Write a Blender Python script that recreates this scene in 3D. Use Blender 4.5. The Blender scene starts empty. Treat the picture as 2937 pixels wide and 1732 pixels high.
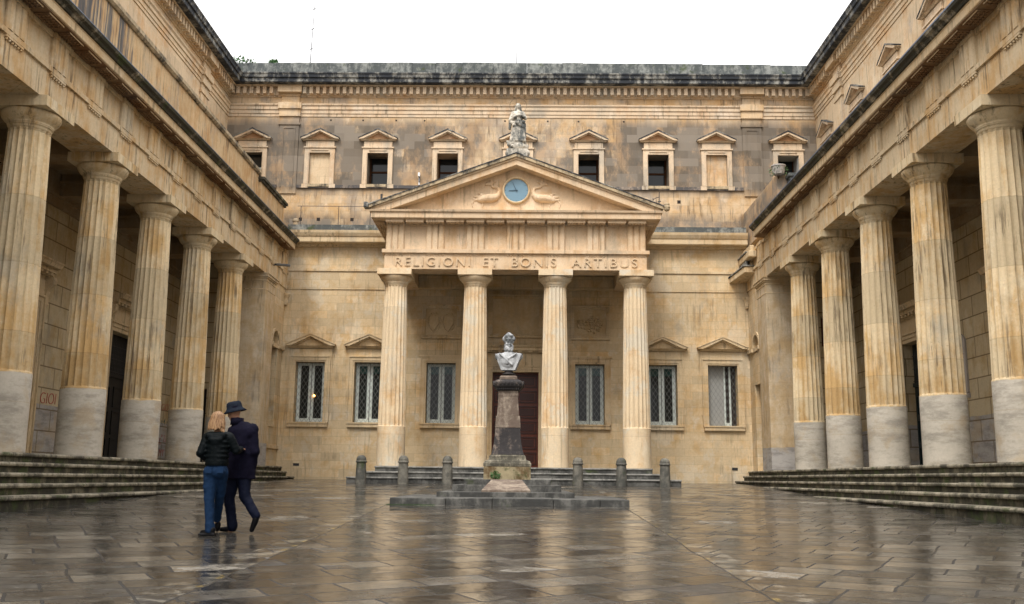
import bpy, bmesh, math, random
from mathutils import Vector, Matrix
R = math.radians
random.seed(7)
C = bpy.context.scene.collection
scn = bpy.context.scene

# ------------------------------------------------------------------ camera, world, light
# the eye is the origin of the world: every height below is measured from eye level
def make_camera():
    yaw, pitch, roll, f = -0.0136, 0.1814, 0.0106, 2769.58
    fh = Vector((math.sin(yaw), math.cos(yaw), 0)); rt = Vector((math.cos(yaw), -math.sin(yaw), 0))
    z = Vector((0, 0, 1)); c, s = math.cos(pitch), math.sin(pitch)
    fw = fh*c + z*s; up = fh*-s + z*c
    r2 = rt*math.cos(roll) + up*math.sin(roll); u2 = rt*-math.sin(roll) + up*math.cos(roll)
    cam = bpy.data.cameras.new('camera'); o = bpy.data.objects.new('camera', cam); C.objects.link(o)
    m = Matrix.Identity(4)
    for i in range(3):
        m[i][0] = r2[i]; m[i][1] = u2[i]; m[i][2] = -fw[i]
    o.matrix_world = m
    cam.sensor_width = 36; cam.lens = 36*f/2937; cam.clip_end = 800; cam.clip_start = .05
    scn.camera = o
make_camera()

w = bpy.data.worlds.new('World'); scn.world = w; w.use_nodes = True
nt = w.node_tree; nt.nodes.clear()
out = nt.nodes.new('ShaderNodeOutputWorld'); bg = nt.nodes.new('ShaderNodeBackground')
sky = nt.nodes.new('ShaderNodeTexSky'); sky.sky_type = 'NISHITA'; sky.sun_disc = False
SUN_EL, SUN_AZ = 52, 200
sky.sun_elevation = R(SUN_EL); sky.sun_rotation = R(SUN_AZ); sky.dust_density = 4; sky.air_density = 1.0; sky.ozone_density = 1
hs = nt.nodes.new('ShaderNodeHueSaturation'); hs.inputs['Saturation'].default_value = .22
mx = nt.nodes.new('ShaderNodeMix'); mx.data_type = 'RGBA'; mx.inputs['Factor'].default_value = .72
mx.inputs[7].default_value = (13.2, 13.0, 12.9, 1)          # the even white of a rain cloud deck
nt.links.new(sky.outputs[0], hs.inputs['Color']); nt.links.new(hs.outputs[0], mx.inputs[6])
tc = nt.nodes.new('ShaderNodeTexCoord'); sx = nt.nodes.new('ShaderNodeSeparateXYZ'); nt.links.new(tc.outputs['Generated'], sx.inputs[0])
mr = nt.nodes.new('ShaderNodeMapRange'); nt.links.new(sx.outputs[2], mr.inputs[0]); mr.inputs[3].default_value = .50; mr.inputs[4].default_value = 1.40   # an overcast sky is brightest overhead
vm = nt.nodes.new('ShaderNodeVectorMath'); vm.operation = 'SCALE'; nt.links.new(mx.outputs[2], vm.inputs[0]); nt.links.new(mr.outputs[0], vm.inputs['Scale'])
nt.links.new(vm.outputs[0], bg.inputs[0]); nt.links.new(bg.outputs[0], out.inputs[0])
bg.inputs[1].default_value = .12
sl = bpy.data.lights.new('sun', 'SUN'); sl.energy = 1.3; sl.angle = R(18); sl.color = (1, .96, .9)
so = bpy.data.objects.new('sun', sl); C.objects.link(so)
az = R(SUN_AZ); d = Vector((math.sin(az)*math.cos(R(SUN_EL)), math.cos(az)*math.cos(R(SUN_EL)), math.sin(R(SUN_EL))))
so.rotation_euler = d.to_track_quat('Z', 'Y').to_euler()
scn.view_settings.view_transform = 'Standard'; scn.view_settings.look = 'None'
scn.view_settings.exposure = 0.66; scn.view_settings.gamma = 1
scn.render.engine = 'CYCLES'; scn.cycles.max_bounces = 8; scn.cycles.diffuse_bounces = 2

# ------------------------------------------------------------------ node helpers
class NT:
    def __init__(s, name):
        s.m = bpy.data.materials.new(name); s.m.use_nodes = True; s.t = s.m.node_tree
        s.b = s.t.nodes['Principled BSDF']; s.out = s.t.nodes['Material Output']
        s.g = s.t.nodes.new('ShaderNodeNewGeometry')
    def link(s, a, b): s.t.links.new(a, b)
    def put(s, sock, v):
        if isinstance(v, bpy.types.NodeSocket): s.link(v, sock)
        elif isinstance(v, (tuple, list)) and len(v) == 3 and sock.type == 'RGBA': sock.default_value = (*v, 1)
        else: sock.default_value = v
    def math(s, op, a, b=0., c=None, clamp=False):
        n = s.t.nodes.new('ShaderNodeMath'); n.operation = op; n.use_clamp = clamp
        s.put(n.inputs[0], a); s.put(n.inputs[1], b)
        if c is not None: s.put(n.inputs[2], c)
        return n.outputs[0]
    def xyz(s, v=None):
        n = s.t.nodes.new('ShaderNodeSeparateXYZ'); s.link(v or s.g.outputs['Position'], n.inputs[0]); return n.outputs
    def comb(s, x, y, z=0.):
        n = s.t.nodes.new('ShaderNodeCombineXYZ'); s.put(n.inputs[0], x); s.put(n.inputs[1], y); s.put(n.inputs[2], z); return n.outputs[0]
    def mapv(s, scale=(1, 1, 1), v=None, loc=(0, 0, 0)):
        n = s.t.nodes.new('ShaderNodeMapping'); s.link(v or s.g.outputs['Position'], n.inputs[0])
        n.inputs['Scale'].default_value = scale; n.inputs['Location'].default_value = loc; return n.outputs[0]
    def noise(s, v, scale, detail=4, rough=.6, dist=0):
        n = s.t.nodes.new('ShaderNodeTexNoise'); s.link(v, n.inputs['Vector']); n.inputs['Scale'].default_value = scale
        n.inputs['Detail'].default_value = detail; n.inputs['Roughness'].default_value = rough; n.inputs['Distortion'].default_value = dist
        return n.outputs['Fac']
    def ramp(s, f, a, b, lo=0., hi=1.):                      # smooth step a..b -> lo..hi
        n = s.t.nodes.new('ShaderNodeMapRange'); n.interpolation_type = 'SMOOTHSTEP'; s.put(n.inputs[0], f)
        n.inputs[1].default_value = a; n.inputs[2].default_value = b; n.inputs[3].default_value = lo; n.inputs[4].default_value = hi
        return n.outputs[0]
    def mix(s, f, a, b, mode='MIX'):
        n = s.t.nodes.new('ShaderNodeMix'); n.data_type = 'RGBA'; n.blend_type = mode
        s.put(n.inputs[0], f); s.put(n.inputs[6], a); s.put(n.inputs[7], b); return n.outputs[2]
    def brick(s, v, bw, rh, mortar=.012, off=.5, smooth=.1, sq=1.):
        n = s.t.nodes.new('ShaderNodeTexBrick'); s.link(v, n.inputs['Vector']); n.offset = off; n.squash = sq; n.squash_frequency = 3
        n.inputs['Color1'].default_value = (0, 0, 0, 1); n.inputs['Color2'].default_value = (1, 1, 1, 1); n.inputs['Mortar'].default_value = (.5, .5, .5, 1)
        n.inputs['Scale'].default_value = 1; n.inputs['Mortar Size'].default_value = mortar; n.inputs['Mortar Smooth'].default_value = smooth
        n.inputs['Brick Width'].default_value = bw; n.inputs['Row Height'].default_value = rh
        return n.outputs['Color'], n.outputs['Fac']
    def bump(s, h, strength=.3, dist=.02, nrm=None):
        n = s.t.nodes.new('ShaderNodeBump'); n.inputs['Strength'].default_value = strength; n.inputs['Distance'].default_value = dist
        s.put(n.inputs['Height'], h)
        if nrm: s.link(nrm, n.inputs['Normal'])
        return n.outputs[0]
    def done(s, col, rough=.85, nrm=None, spec=.3, metal=0.):
        s.put(s.b.inputs['Base Color'], col); s.put(s.b.inputs['Roughness'], rough); s.b.inputs['Specular IOR Level'].default_value = spec
        s.b.inputs['Metallic'].default_value = metal
        if nrm: s.link(nrm, s.b.inputs['Normal'])
        return s.m

def stone(name, pale=(.62, .50, .33), ochre=(.50, .30, .12), grey=(.33, .29, .23), block=(1.05, .49), joint=.45, bvar=.22,
          ochre_at=.5, grey_at=.62, dark=None, dark_col=(.085, .083, .075), brown=(.225, .155, .10), rough=.85, streak=.5, bumpy=.35,
          ochre_belt=None, patches=0, runs=0., foot=None, seed=0., mortar=.010):
    """weathered Lecce limestone; dark = list of (z0, z1, amount, edge) stain belts; foot = (z, colour) newer grey footing"""
    sat = lambda c: (c[0], c[1]*.945, c[2]*.88)
    pale, ochre, grey = sat(pale), sat(ochre), (grey[0], grey[1]*.97, grey[2]*.92)
    n = NT(name); p = n.g.outputs['Position']; X, Y, Z = n.xyz()
    ps = n.mapv((1, 1, 1), loc=(seed, seed*.7, seed*.3))
    big = n.noise(ps, .55, 5, .62); mid = n.noise(ps, 2.1, 5, .65); fine = n.noise(ps, 18, 5, .7)
    st = n.noise(n.mapv((2.6, 2.6, .22), loc=(seed, 0, 0)), 1.3, 5, .65)      # runs of rain water
    u = n.math('ADD', X, Y)
    bc, bf = n.brick(n.comb(u, Z), block[0], block[1], mortar)
    t = n.math('ADD', n.math('MULTIPLY', big, .5), n.math('MULTIPLY', mid, .5))
    t = n.math('ADD', t, n.math('MULTIPLY', n.math('SUBTRACT', st, .5), streak*.5))
    t = n.math('ADD', t, n.math('MULTIPLY', n.math('SUBTRACT', bc, .5), bvar*.35))
    if ochre_belt: t = n.math('ADD', t, n.ramp(Z, ochre_belt[0], ochre_belt[1], ochre_belt[2], 0))
    col = n.mix(n.ramp(t, ochre_at-.12, ochre_at+.12), pale, ochre)
    g = n.noise(n.mapv((1, 1, .6), loc=(seed+11, 4, 2)), .8, 6, .68)
    g = n.math('ADD', g, n.math('MULTIPLY', n.math('SUBTRACT', bc, .5), bvar*.3))
    col = n.mix(n.ramp(g, grey_at-.09, grey_at+.1, 0, .8), col, grey)
    hi = n.noise(n.mapv((1, 1, .5), loc=(seed+31, 1, 5)), 1.6, 6, .7)
    col = n.mix(n.ramp(hi, .56, .70, 0, .7), col, (min(1, pale[0]*1.13), min(1, pale[1]*1.2), min(1, pale[2]*1.32)))
    if patches: col = n.mix(n.ramp(n.noise(n.mapv((1, 1, .8), loc=(seed+41, 6, 2)), .95, 6, .66), .53, .60, 0, patches), col, (.70, .64, .52))
    col = n.mix(n.math('MULTIPLY', n.math('SUBTRACT', bc, .5), 1), col, col) if False else col
    k = n.math('ADD', 1-bvar*.5, n.math('MULTIPLY', bc, bvar))
    k = n.math('MULTIPLY', k, n.math('ADD', .80, n.math('MULTIPLY', fine, .40)))
    col = n.mix(1., col, n.comb(k, k, k), 'MULTIPLY')
    if runs:
        r1 = n.noise(n.mapv((7, 7, .55), loc=(seed, 5, 1)), 1.2, 5, .7); r2 = n.noise(n.mapv((1, 1, .7), loc=(seed, 15, 3)), .9, 4, .6)
        col = n.mix(n.math('MULTIPLY', n.math('MULTIPLY', n.ramp(r1, .52, .64), n.ramp(r2, .42, .58)), runs), col, (.13, .095, .062))
        pit = n.noise(n.mapv((1, 1, 1.6), loc=(seed, 2, 9)), 9, 6, .75)
        col = n.mix(n.ramp(pit, .60, .72, 0, runs*.8), col, (.16, .115, .075))
    if foot:
        fz, fc = foot
        fm = n.ramp(n.math('ADD', Z, n.math('MULTIPLY', n.noise(ps, 1.4, 4), .12)), fz+.05, fz+.075, 1, 0)
        fn = n.mix(n.ramp(n.noise(n.mapv((1, 1, 3.5), loc=(seed, 3, 8)), 1.5, 6, .7), .42, .66), fc, tuple(c*.66 for c in fc)); fn = n.mix(n.ramp(n.noise(ps, 1.3, 5), .5, .66, 0, .6), fn, (.44, .34, .22))
        fn = n.mix(1., fn, n.comb(k, k, k), 'MULTIPLY')
        col = n.mix(fm, col, fn)
    col = n.mix(n.math('MULTIPLY', bf, joint), col, tuple(c*.35 for c in ochre))
    if dark:
        row = n.math('FLOOR', n.math('DIVIDE', Z, block[1])); clm = n.math('FLOOR', n.math('ADD', n.math('DIVIDE', u, block[0]), n.math('MULTIPLY', n.math('FLOORED_MODULO', row, 2.), .5)))
        qz = n.noise(n.comb(n.math('MULTIPLY', clm, block[0]*1.0), n.math('MULTIPLY', row, block[1]*1.3), seed), .95, 3, .8)
        wn = n.t.nodes.new('ShaderNodeTexWhiteNoise'); wn.noise_dimensions = '2D'; n.link(n.comb(clm, row), wn.inputs['Vector']); rb_ = wn.outputs['Value']
        col = n.mix(n.math('MULTIPLY', n.ramp(rb_, .80, .82), .4), col, tuple(min(1, c*1.12) for c in pale))
        for (z0, z1, amt, e) in dark:
            zz = n.math('ADD', Z, n.math('MULTIPLY', n.math('SUBTRACT', st, .5), e*1.6))
            m = n.math('MULTIPLY', n.ramp(zz, z0-e, z0+e), n.ramp(zz, z1-e, z1+e, 1, 0))
            q = n.noise(n.mapv((1, 1, .55), loc=(seed+3, 9, 7)), 1.05, 7, .72)
            q = n.math('ADD', n.math('MULTIPLY', q, .78), n.math('MULTIPLY', qz, .22)); q = n.math('ADD', q, n.math('MULTIPLY', n.math('SUBTRACT', rb_, .5), .07))
            side = n.ramp(n.math('ABSOLUTE', n.math('ADD', X, .8)), 1.5, 5.5, -.075, .03)          # the middle of the wall has been cleaned
            q2 = n.noise(n.mapv((1, 1, .5), loc=(seed+23, 2, 1)), .5, 5, .65)
            q2 = n.math('ADD', n.math('ADD', n.math('MULTIPLY', q2, .72), n.math('MULTIPLY', qz, .28)), n.math('ADD', side, n.math('MULTIPLY', n.math('SUBTRACT', rb_, .5), .08)))
            q = n.math('ADD', q, side)
            lo = .74-amt*.5
            m1 = n.math('MULTIPLY', m, n.ramp(q2, lo-.005, lo+.09, 0, .72)); col = n.mix(m1, col, n.mix(rb_, brown, tuple(c*1.9 for c in brown)))
            m2 = n.math('MULTIPLY', m, n.ramp(q, lo+.03, lo+.16, 0, .74)); col = n.mix(m2, col, n.mix(rb_, dark_col, tuple(c*2.2 for c in dark_col)))
    h = n.math('ADD', n.math('MULTIPLY', fine, .5), n.math('MULTIPLY', mid, .9))
    h = n.math('SUBTRACT', h, n.math('MULTIPLY', bf, .9*min(1, joint*2)))
    return n.done(col, n.math('ADD', rough-.12, n.math('MULTIPLY', mid, .2)), n.bump(h, bumpy, .012), .12)

def plain(name, col, rough=.6, var=.15, scale=6, metal=0., spec=.4, bump=.1):
    n = NT(name); f = n.noise(n.g.outputs['Position'], scale, 5, .65)
    c = n.mix(f, tuple(x*(1-var) for x in col), tuple(min(1, x*(1+var)) for x in col))
    return n.done(c, rough, n.bump(f, bump, .01), spec, metal)

def black_stone(name, base=(.50, .42, .30), amount=.5, dk=(.035, .037, .036), seed=0., moss=0., headz=None):
    n = NT(name); ps = n.mapv((1, 1, 1), loc=(seed, seed, 0)); X, Y, Z = n.xyz()
    a = n.noise(n.mapv((1, 1, .35), loc=(seed, 2, 0)), 1.6, 8, .75); f = n.noise(ps, 16, 6, .7); b = n.noise(ps, 4.5, 6, .7)
    c = n.mix(n.ramp(b, .35, .7), base, tuple(x*.6 for x in base))
    lo = .62-amount*.3
    c = n.mix(n.ramp(n.math('ADD', n.math('MULTIPLY', a, .7), n.math('MULTIPLY', b, .3)), lo-.07, lo+.07, 0, .96), c, dk)
    if moss: c = n.mix(n.ramp(n.noise(n.mapv((1, 1, 1), loc=(5, seed, 3)), 1.9, 6, .7), .62-moss*.3, .74-moss*.3, 0, .8), c, (.055, .075, .022))
    if headz: c = n.mix(n.math('MULTIPLY', n.ramp(Z, headz, headz+.08), n.ramp(b, .36, .58)), c, (.13, .14, .145))
    c = n.mix(1., c, n.mix(f, (.7, .7, .7), (1.2, 1.2, 1.2)), 'MULTIPLY')
    return n.done(c, .8, n.bump(n.math('ADD', f, b), .5, .02), .3)

# ------------------------------------------------------------------ materials
CREAM = (.64, .52, .34)
M = {}
M['facade'] = stone('facade_stone', patches=.35, pale=(.66, .54, .36), ochre=(.55, .38, .19), grey=(.42, .37, .29), block=(.72, .31), joint=.26, bvar=.26, ochre_at=.56, runs=.35, seed=1, mortar=.007)
M['upper'] = stone('upper_wall_stone', (.67, .54, .38), (.56, .38, .20), (.35, .31, .27), block=(.85, .34), joint=.22, bvar=.3, ochre_at=.50,
                   grey_at=.56, dark=[(11.75, 14.8, .74, .30), (9.6, 10.7, .62, .3)], runs=.7, seed=4, streak=.35)
M['side_upper'] = stone('side_upper_stone', (.68, .56, .40), (.57, .38, .21), (.42, .37, .32), block=(.9, .4), joint=.12, bvar=.14, ochre_at=.55, runs=.4, seed=9)
M['trim'] = stone('trim_stone', (.68, .56, .38), (.56, .40, .22), (.38, .33, .27), block=(2.3, 30), joint=.2, bvar=.10, ochre_at=.56, streak=.6, runs=.6, seed=13)
M['entab'] = stone('entablature_stone', (.64, .54, .38), (.56, .38, .19), (.40, .36, .29), block=(1.7, 30), joint=.35, bvar=.12, ochre_at=.53, streak=1.1, runs=.75, seed=17)
M['portico'] = stone('portico_stone', (.72, .58, .42), (.62, .43, .25), (.42, .36, .28), block=(1.44, 30), joint=.1, bvar=.12, ochre_at=.56, streak=.8, runs=.45, seed=21)
M['column'] = stone('column_stone', (.69, .59, .41), (.56, .39, .19), (.44, .41, .34), block=(90, 1.35), joint=.25, bvar=.3, ochre_at=.555, streak=1.5, runs=.7, seed=25, ochre_belt=(1.9, 3.6, .09),
                    foot=(1.9, (.52, .47, .39)))
M['pcolumn'] = stone('portico_column_stone', patches=.7, pale=(.76, .64, .46), ochre=(.64, .44, .24), grey=(.60, .57, .50), block=(9, 1.5), joint=.2, bvar=.2, ochre_at=.58, streak=.8, runs=.3, seed=29)
M['back'] = stone('back_wall_stone', (.57, .49, .34), (.46, .34, .18), (.38, .34, .27), block=(1.25, .56), joint=.8, bvar=.16, ochre_at=.56, runs=.3, seed=33, mortar=.018,
                  foot=(1.8, (.42, .39, .36)))
M['pier'] = stone('pier_stone', (.64, .55, .41), (.52, .39, .23), (.38, .35, .31), block=(1.3, .5), joint=.12, bvar=.12, runs=.5, seed=37, foot=(1.2, (.44, .41, .38)))
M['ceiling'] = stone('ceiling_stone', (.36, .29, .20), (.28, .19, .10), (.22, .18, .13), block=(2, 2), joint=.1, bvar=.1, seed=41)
M['black_cornice'] = black_stone('black_cornice_stone', (.36, .35, .31), .50, (.022, .027, .036), 3)
M['sillband'] = black_stone('grey_band_stone', (.36, .29, .23), .5, (.09, .085, .085), 61)
M['tympcarve'] = stone('carved_relief_stone', (.64, .53, .36), (.54, .40, .23), (.42, .36, .27), block=(9, 9), joint=.05, bvar=.1, seed=58)
M['tymp'] = stone('brown_tympanum_stone', (.42, .28, .18), (.32, .18, .09), (.26, .20, .15), block=(9, 9), joint=.05, bvar=.1, seed=57)
M['soffit'] = stone('brown_soffit_stone', (.26, .18, .11), (.18, .10, .05), (.13, .10, .08), block=(1.7, 30), joint=.1, bvar=.1, seed=55)  # dark brown for the soffits and the mutules' lower and side faces
M['upper_clean'] = stone('upper_cornice_stone', (.68, .56, .42), (.58, .41, .26), (.42, .38, .32), block=(1.4, 30), joint=.12, bvar=.10, grey_at=.56, ochre_at=.59, streak=.7, runs=.6, seed=14)
M['attic'] = black_stone('attic_stone', (.28, .29, .27), .45, (.075, .085, .085), 8, .15)
M['cyma'] = black_stone('mossy_cyma_stone', (.42, .36, .26), .62, (.045, .042, .03), 12, .25)
M['rake'] = black_stone('rake_crown_stone', (.56, .44, .28), .26, (.07, .065, .055), 15)
M['step'] = black_stone('step_stone', (.36, .32, .24), .36, (.07, .064, .048), 19, .24)
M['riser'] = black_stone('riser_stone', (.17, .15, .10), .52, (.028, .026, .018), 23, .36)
M['step_edge'] = black_stone('pale_step_edge_stone', (.33, .32, .29), .22, (.12, .12, .11), 29)  # paler tone for the portico treads and their front edges
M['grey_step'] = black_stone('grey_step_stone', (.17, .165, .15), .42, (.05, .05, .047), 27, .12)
M['ped_pale'] = black_stone('pedestal_pale_stone', (.38, .31, .24), .40, (.15, .11, .085), 30)
M['ped_rust'] = black_stone('pedestal_rust_stained_stone', (.40, .33, .20), .3, (.13, .075, .03), 34, .2)
M['ped_dark'] = black_stone('pedestal_dark_stone', (.32, .25, .20), .50, (.032, .030, .032), 33)
M['bollard'] = black_stone('bollard_stone', (.22, .205, .17), .4, (.08, .08, .07), 37, .2)
M['bust'] = black_stone('bust_marble', (.54, .55, .56), .24, (.07, .08, .08), 41, headz=3.10)
M['statue'] = black_stone('statue_stone', (.66, .60, .50), .38, (.07, .08, .08), 45)
M['interior'] = plain('dark_interior', (.030, .022, .018), .9)
M['wood'] = plain('red_brown_wood', (.13, .03, .014), .42, .45, 9)
M['wood_edge'] = plain('dark_wood_moulding', (.05, .014, .009), .45, .3, 9)
M['window_wood'] = plain('brown_window_wood', (.06, .026, .012), .7, .3, spec=.05)
M['black_door'] = plain('black_door_paint', (.008, .008, .010), .5, .3)
M['green_door'] = plain('dark_green_door_paint', (.006, .016, .018), .35, .3)
M['sash'] = plain('pale_green_white_paint', (.66, .72, .68), .5, .12)
M['reveal'] = plain('pale_plaster', (.38, .38, .36), .8, .1)
M['iron'] = plain('wrought_iron', (.05, .05, .05), .5, .3, 20, .5)
M['iron_pale'] = plain('grey_iron_mesh', (.19, .20, .19), .5, .3, 20, .3)
M['metal'] = plain('grey_metal', (.22, .24, .26), .4, .2, 10, .7)
M['white'] = plain('white_plastic', (.75, .75, .75), .4, .05)
M['slate'] = plain('blue_lead_flashing', (.10, .13, .19), .45, .3, 5, .3)
M['dark_letters'] = plain('inscription_stone', (.64, .48, .31), .85, .2)  # shadow and stain painted into the lettering, a little darker than the portico
M['red'] = plain('red_spray_paint', (.45, .07, .05), .7, .25, 30)
M['green_paint'] = plain('green_spray_paint', (.03, .10, .08), .7, .25, 30)
M['marble'] = plain('plaque_marble', (.42, .38, .35), .5, .12, 5)
M['leaf'] = plain('plant_leaves', (.045, .12, .03), .6, .5, 12)
M['moss'] = plain('moss', (.03, .06, .015), .8, .5, 12)
def glass_mat(name, col, rough=.08):
    n = NT(name); f = n.noise(n.g.outputs['Position'], 1.3, 3, .5)
    return n.done(n.mix(f, col, tuple(c*.4 for c in col)), rough, n.bump(f, .15, .02), .35)
M['glass'] = glass_mat('window_glass', (.022, .026, .026))
M['teal'] = glass_mat('teal_glass', (.03, .09, .085))
M['clock'] = plain('blue_clock_glass', (.17, .29, .38), .3, .10, 4)
M['clock_hand'] = plain('clock_hands', (.05, .10, .14), .5, .1)
n = NT('lamp_bulb'); n.b.inputs['Emission Color'].default_value = (1, .45, .12, 1); n.b.inputs['Emission Strength'].default_value = 6; M['bulb'] = n.done((1, .6, .3), .5)

def side_parapet_mat():
    m = stone('parapet_stone', (.62, .48, .30), (.52, .33, .16), (.42, .38, .32), block=(1.6, 30), joint=.4, bvar=.15, ochre_at=.52, streak=.9, runs=.8, seed=51)
    n = NT.__new__(NT); n.m = m; n.t = m.node_tree; n.b = n.t.nodes['Principled BSDF']; n.g = n.t.nodes.new('ShaderNodeNewGeometry')
    old = n.b.inputs['Base Color'].links[0].from_socket
    X, Y, Z = n.xyz(); s = n.noise(n.mapv((2.0, 2.0, .10)), 1.6, 5, .7)
    q = n.math('ADD', n.ramp(Y, 21.5, 23.5, .135, .02), n.ramp(Y, 23.5, 29, .02, -.06))
    m1 = n.ramp(n.math('ADD', s, q), .64, .72, 0, .92)
    n.put(n.b.inputs['Base Color'], n.mix(m1, old, n.mix(n.noise(n.mapv((6, 6, .6)), 2, 4), (.045, .05, .055), (.15, .165, .185))))
    return m
M['parapet'] = side_parapet_mat()

XC = -.36
def paving_mat():
    n = NT('wet_paving'); X, Y, Z = n.xyz(); P = n.g.outputs['Position']
    wob = n.math('MULTIPLY', n.math('SUBTRACT', n.noise(P, .9, 3), .5), .12)
    x0 = n.math('ADD', n.math('SUBTRACT', X, XC), wob); ax = n.math('ABSOLUTE', x0)
    a = R(28); c, s = math.cos(a), math.sin(a)
    u = n.math('SUBTRACT', n.math('MULTIPLY', ax, c), n.math('MULTIPLY', Y, s))
    v = n.math('ADD', n.math('MULTIPLY', ax, s), n.math('MULTIPLY', n.math('ADD', Y, wob), c))
    bc1, bf1 = n.brick(n.comb(u, v), .66, .47, .014, .43, .1, 1.4)
    bc2, bf2 = n.brick(n.comb(n.math('ADD', n.math('MULTIPLY', x0, .87), n.math('MULTIPLY', Y, .5)), n.math('SUBTRACT', n.math('MULTIPLY', Y, .87), n.math('MULTIPLY', x0, .5))), .72, .50, .014, .37, .1, 1.35)
    inner = n.math('LESS_THAN', ax, 2.42)
    bc = n.mix(inner, bc1, bc2); bf = n.math('ADD', n.math('MULTIPLY', inner, bf2), n.math('MULTIPLY', n.math('SUBTRACT', 1, inner), bf1))
    seam = n.ramp(n.math('ABSOLUTE', n.math('SUBTRACT', ax, 2.42)), .004, .014, .8, 0)
    band = n.ramp(n.math('ABSOLUTE', n.math('SUBTRACT', ax, 2.60)), .15, .18, 1, 0)
    bf = n.math('MAXIMUM', bf, seam)
    big = n.noise(P, .45, 5, .6); mid = n.noise(n.mapv((1, 1, 1), loc=(3, 7, 0)), 2.6, 6, .7); fine = n.noise(P, 26, 6, .75)
    r2 = n.noise(n.comb(n.math('MULTIPLY', bc, 53.), n.math('MULTIPLY', bc, 17.)), 1.0, 1)
    wn = n.t.nodes.new('ShaderNodeTexWhiteNoise'); wn.noise_dimensions = '1D'; n.link(n.math('MULTIPLY', bc, 977.), wn.inputs['W'])
    rc = n.xyz(wn.outputs['Color'])
    base = n.mix(rc[0], (.024, .023, .021), (.072, .067, .058))
    base = n.mix(n.ramp(rc[0], .80, .84, 0, .7), base, (.15, .138, .115))
    base = n.mix(n.ramp(mid, .42, .66, 0, .6), base, (.036, .030, .025))
    base = n.mix(n.ramp(big, .5, .66, 0, .3), base, (.10, .088, .070))
    dry = n.math('MULTIPLY', n.ramp(rc[0], .96, .965), n.ramp(mid, .44, .58))         # a few slabs that have dried off
    base = n.mix(n.math('MULTIPLY', dry, .6), base, (.36, .33, .28))
    bandm = n.math('MULTIPLY', band, n.ramp(n.noise(n.mapv((1, 1, 1), loc=(1, 2, 3)), 3.4, 5), .50, .60, 0, .55))
    base = n.mix(bandm, base, (.34, .31, .25))
    yel = n.math('MULTIPLY', n.ramp(n.math('ABSOLUTE', n.math('SUBTRACT', ax, 2.46)), .02, .04, 1, 0), n.ramp(n.noise(n.mapv((1, 1, 1), loc=(9, 2, 3)), 3.1, 3), .56, .64, 0, .5))
    wear = n.noise(n.mapv((1, 1, 1), loc=(31, 7, 0)), 7.5, 6, .72)
    base = n.mix(n.ramp(wear, .52, .66, 0, .5), base, (.155, .145, .125)); base = n.mix(n.ramp(wear, .36, .46, .6, 0), base, (.022, .020, .017))
    base = n.mix(yel, base, (.42, .30, .09))
    base = n.mix(1., base, n.mix(fine, (.6, .6, .6), (1.35, 1.35, 1.35)), 'MULTIPLY')
    base = n.mix(n.math('MULTIPLY', bf, .95), base, (.010, .009, .008))
    rough = n.math('ADD', .045, n.math('MULTIPLY', n.ramp(n.noise(n.mapv((1, 1, 1), loc=(13, 7, 0)), 1.7, 5, .6), .45, .62), .15))
    rough = n.math('ADD', rough, n.math('MULTIPLY', n.math('POWER', rc[1], 3.), .22)); rough = n.math('ADD', rough, n.math('MULTIPLY', dry, .22))
    rough = n.math('ADD', rough, n.math('MULTIPLY', bf, .35)); rough = n.math('ADD', rough, n.math('MULTIPLY', n.math('SUBTRACT', fine, .5), .06))
    h = n.math('ADD', n.math('MULTIPLY', n.noise(P, 4.5, 4, .55), .50), n.math('MULTIPLY', fine, .045))
    h = n.math('ADD', h, n.math('MULTIPLY', rc[2], .35))
    h = n.math('SUBTRACT', h, n.math('MULTIPLY', bf, .9))
    nr = n.bump(h, .9, .018)
    va = n.t.nodes.new('ShaderNodeVectorMath'); va.operation = 'ADD'; n.link(nr, va.inputs[0])
    n.link(n.comb(n.math('MULTIPLY', n.math('SUBTRACT', rc[1], .5), .02), n.math('MULTIPLY', n.math('SUBTRACT', rc[2], .5), .045)), va.inputs[1])
    vn = n.t.nodes.new('ShaderNodeVectorMath'); vn.operation = 'NORMALIZE'; n.link(va.outputs[0], vn.inputs[0])
    return n.done(base, rough, vn.outputs[0], .5)
M['paving'] = paving_mat()

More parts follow.
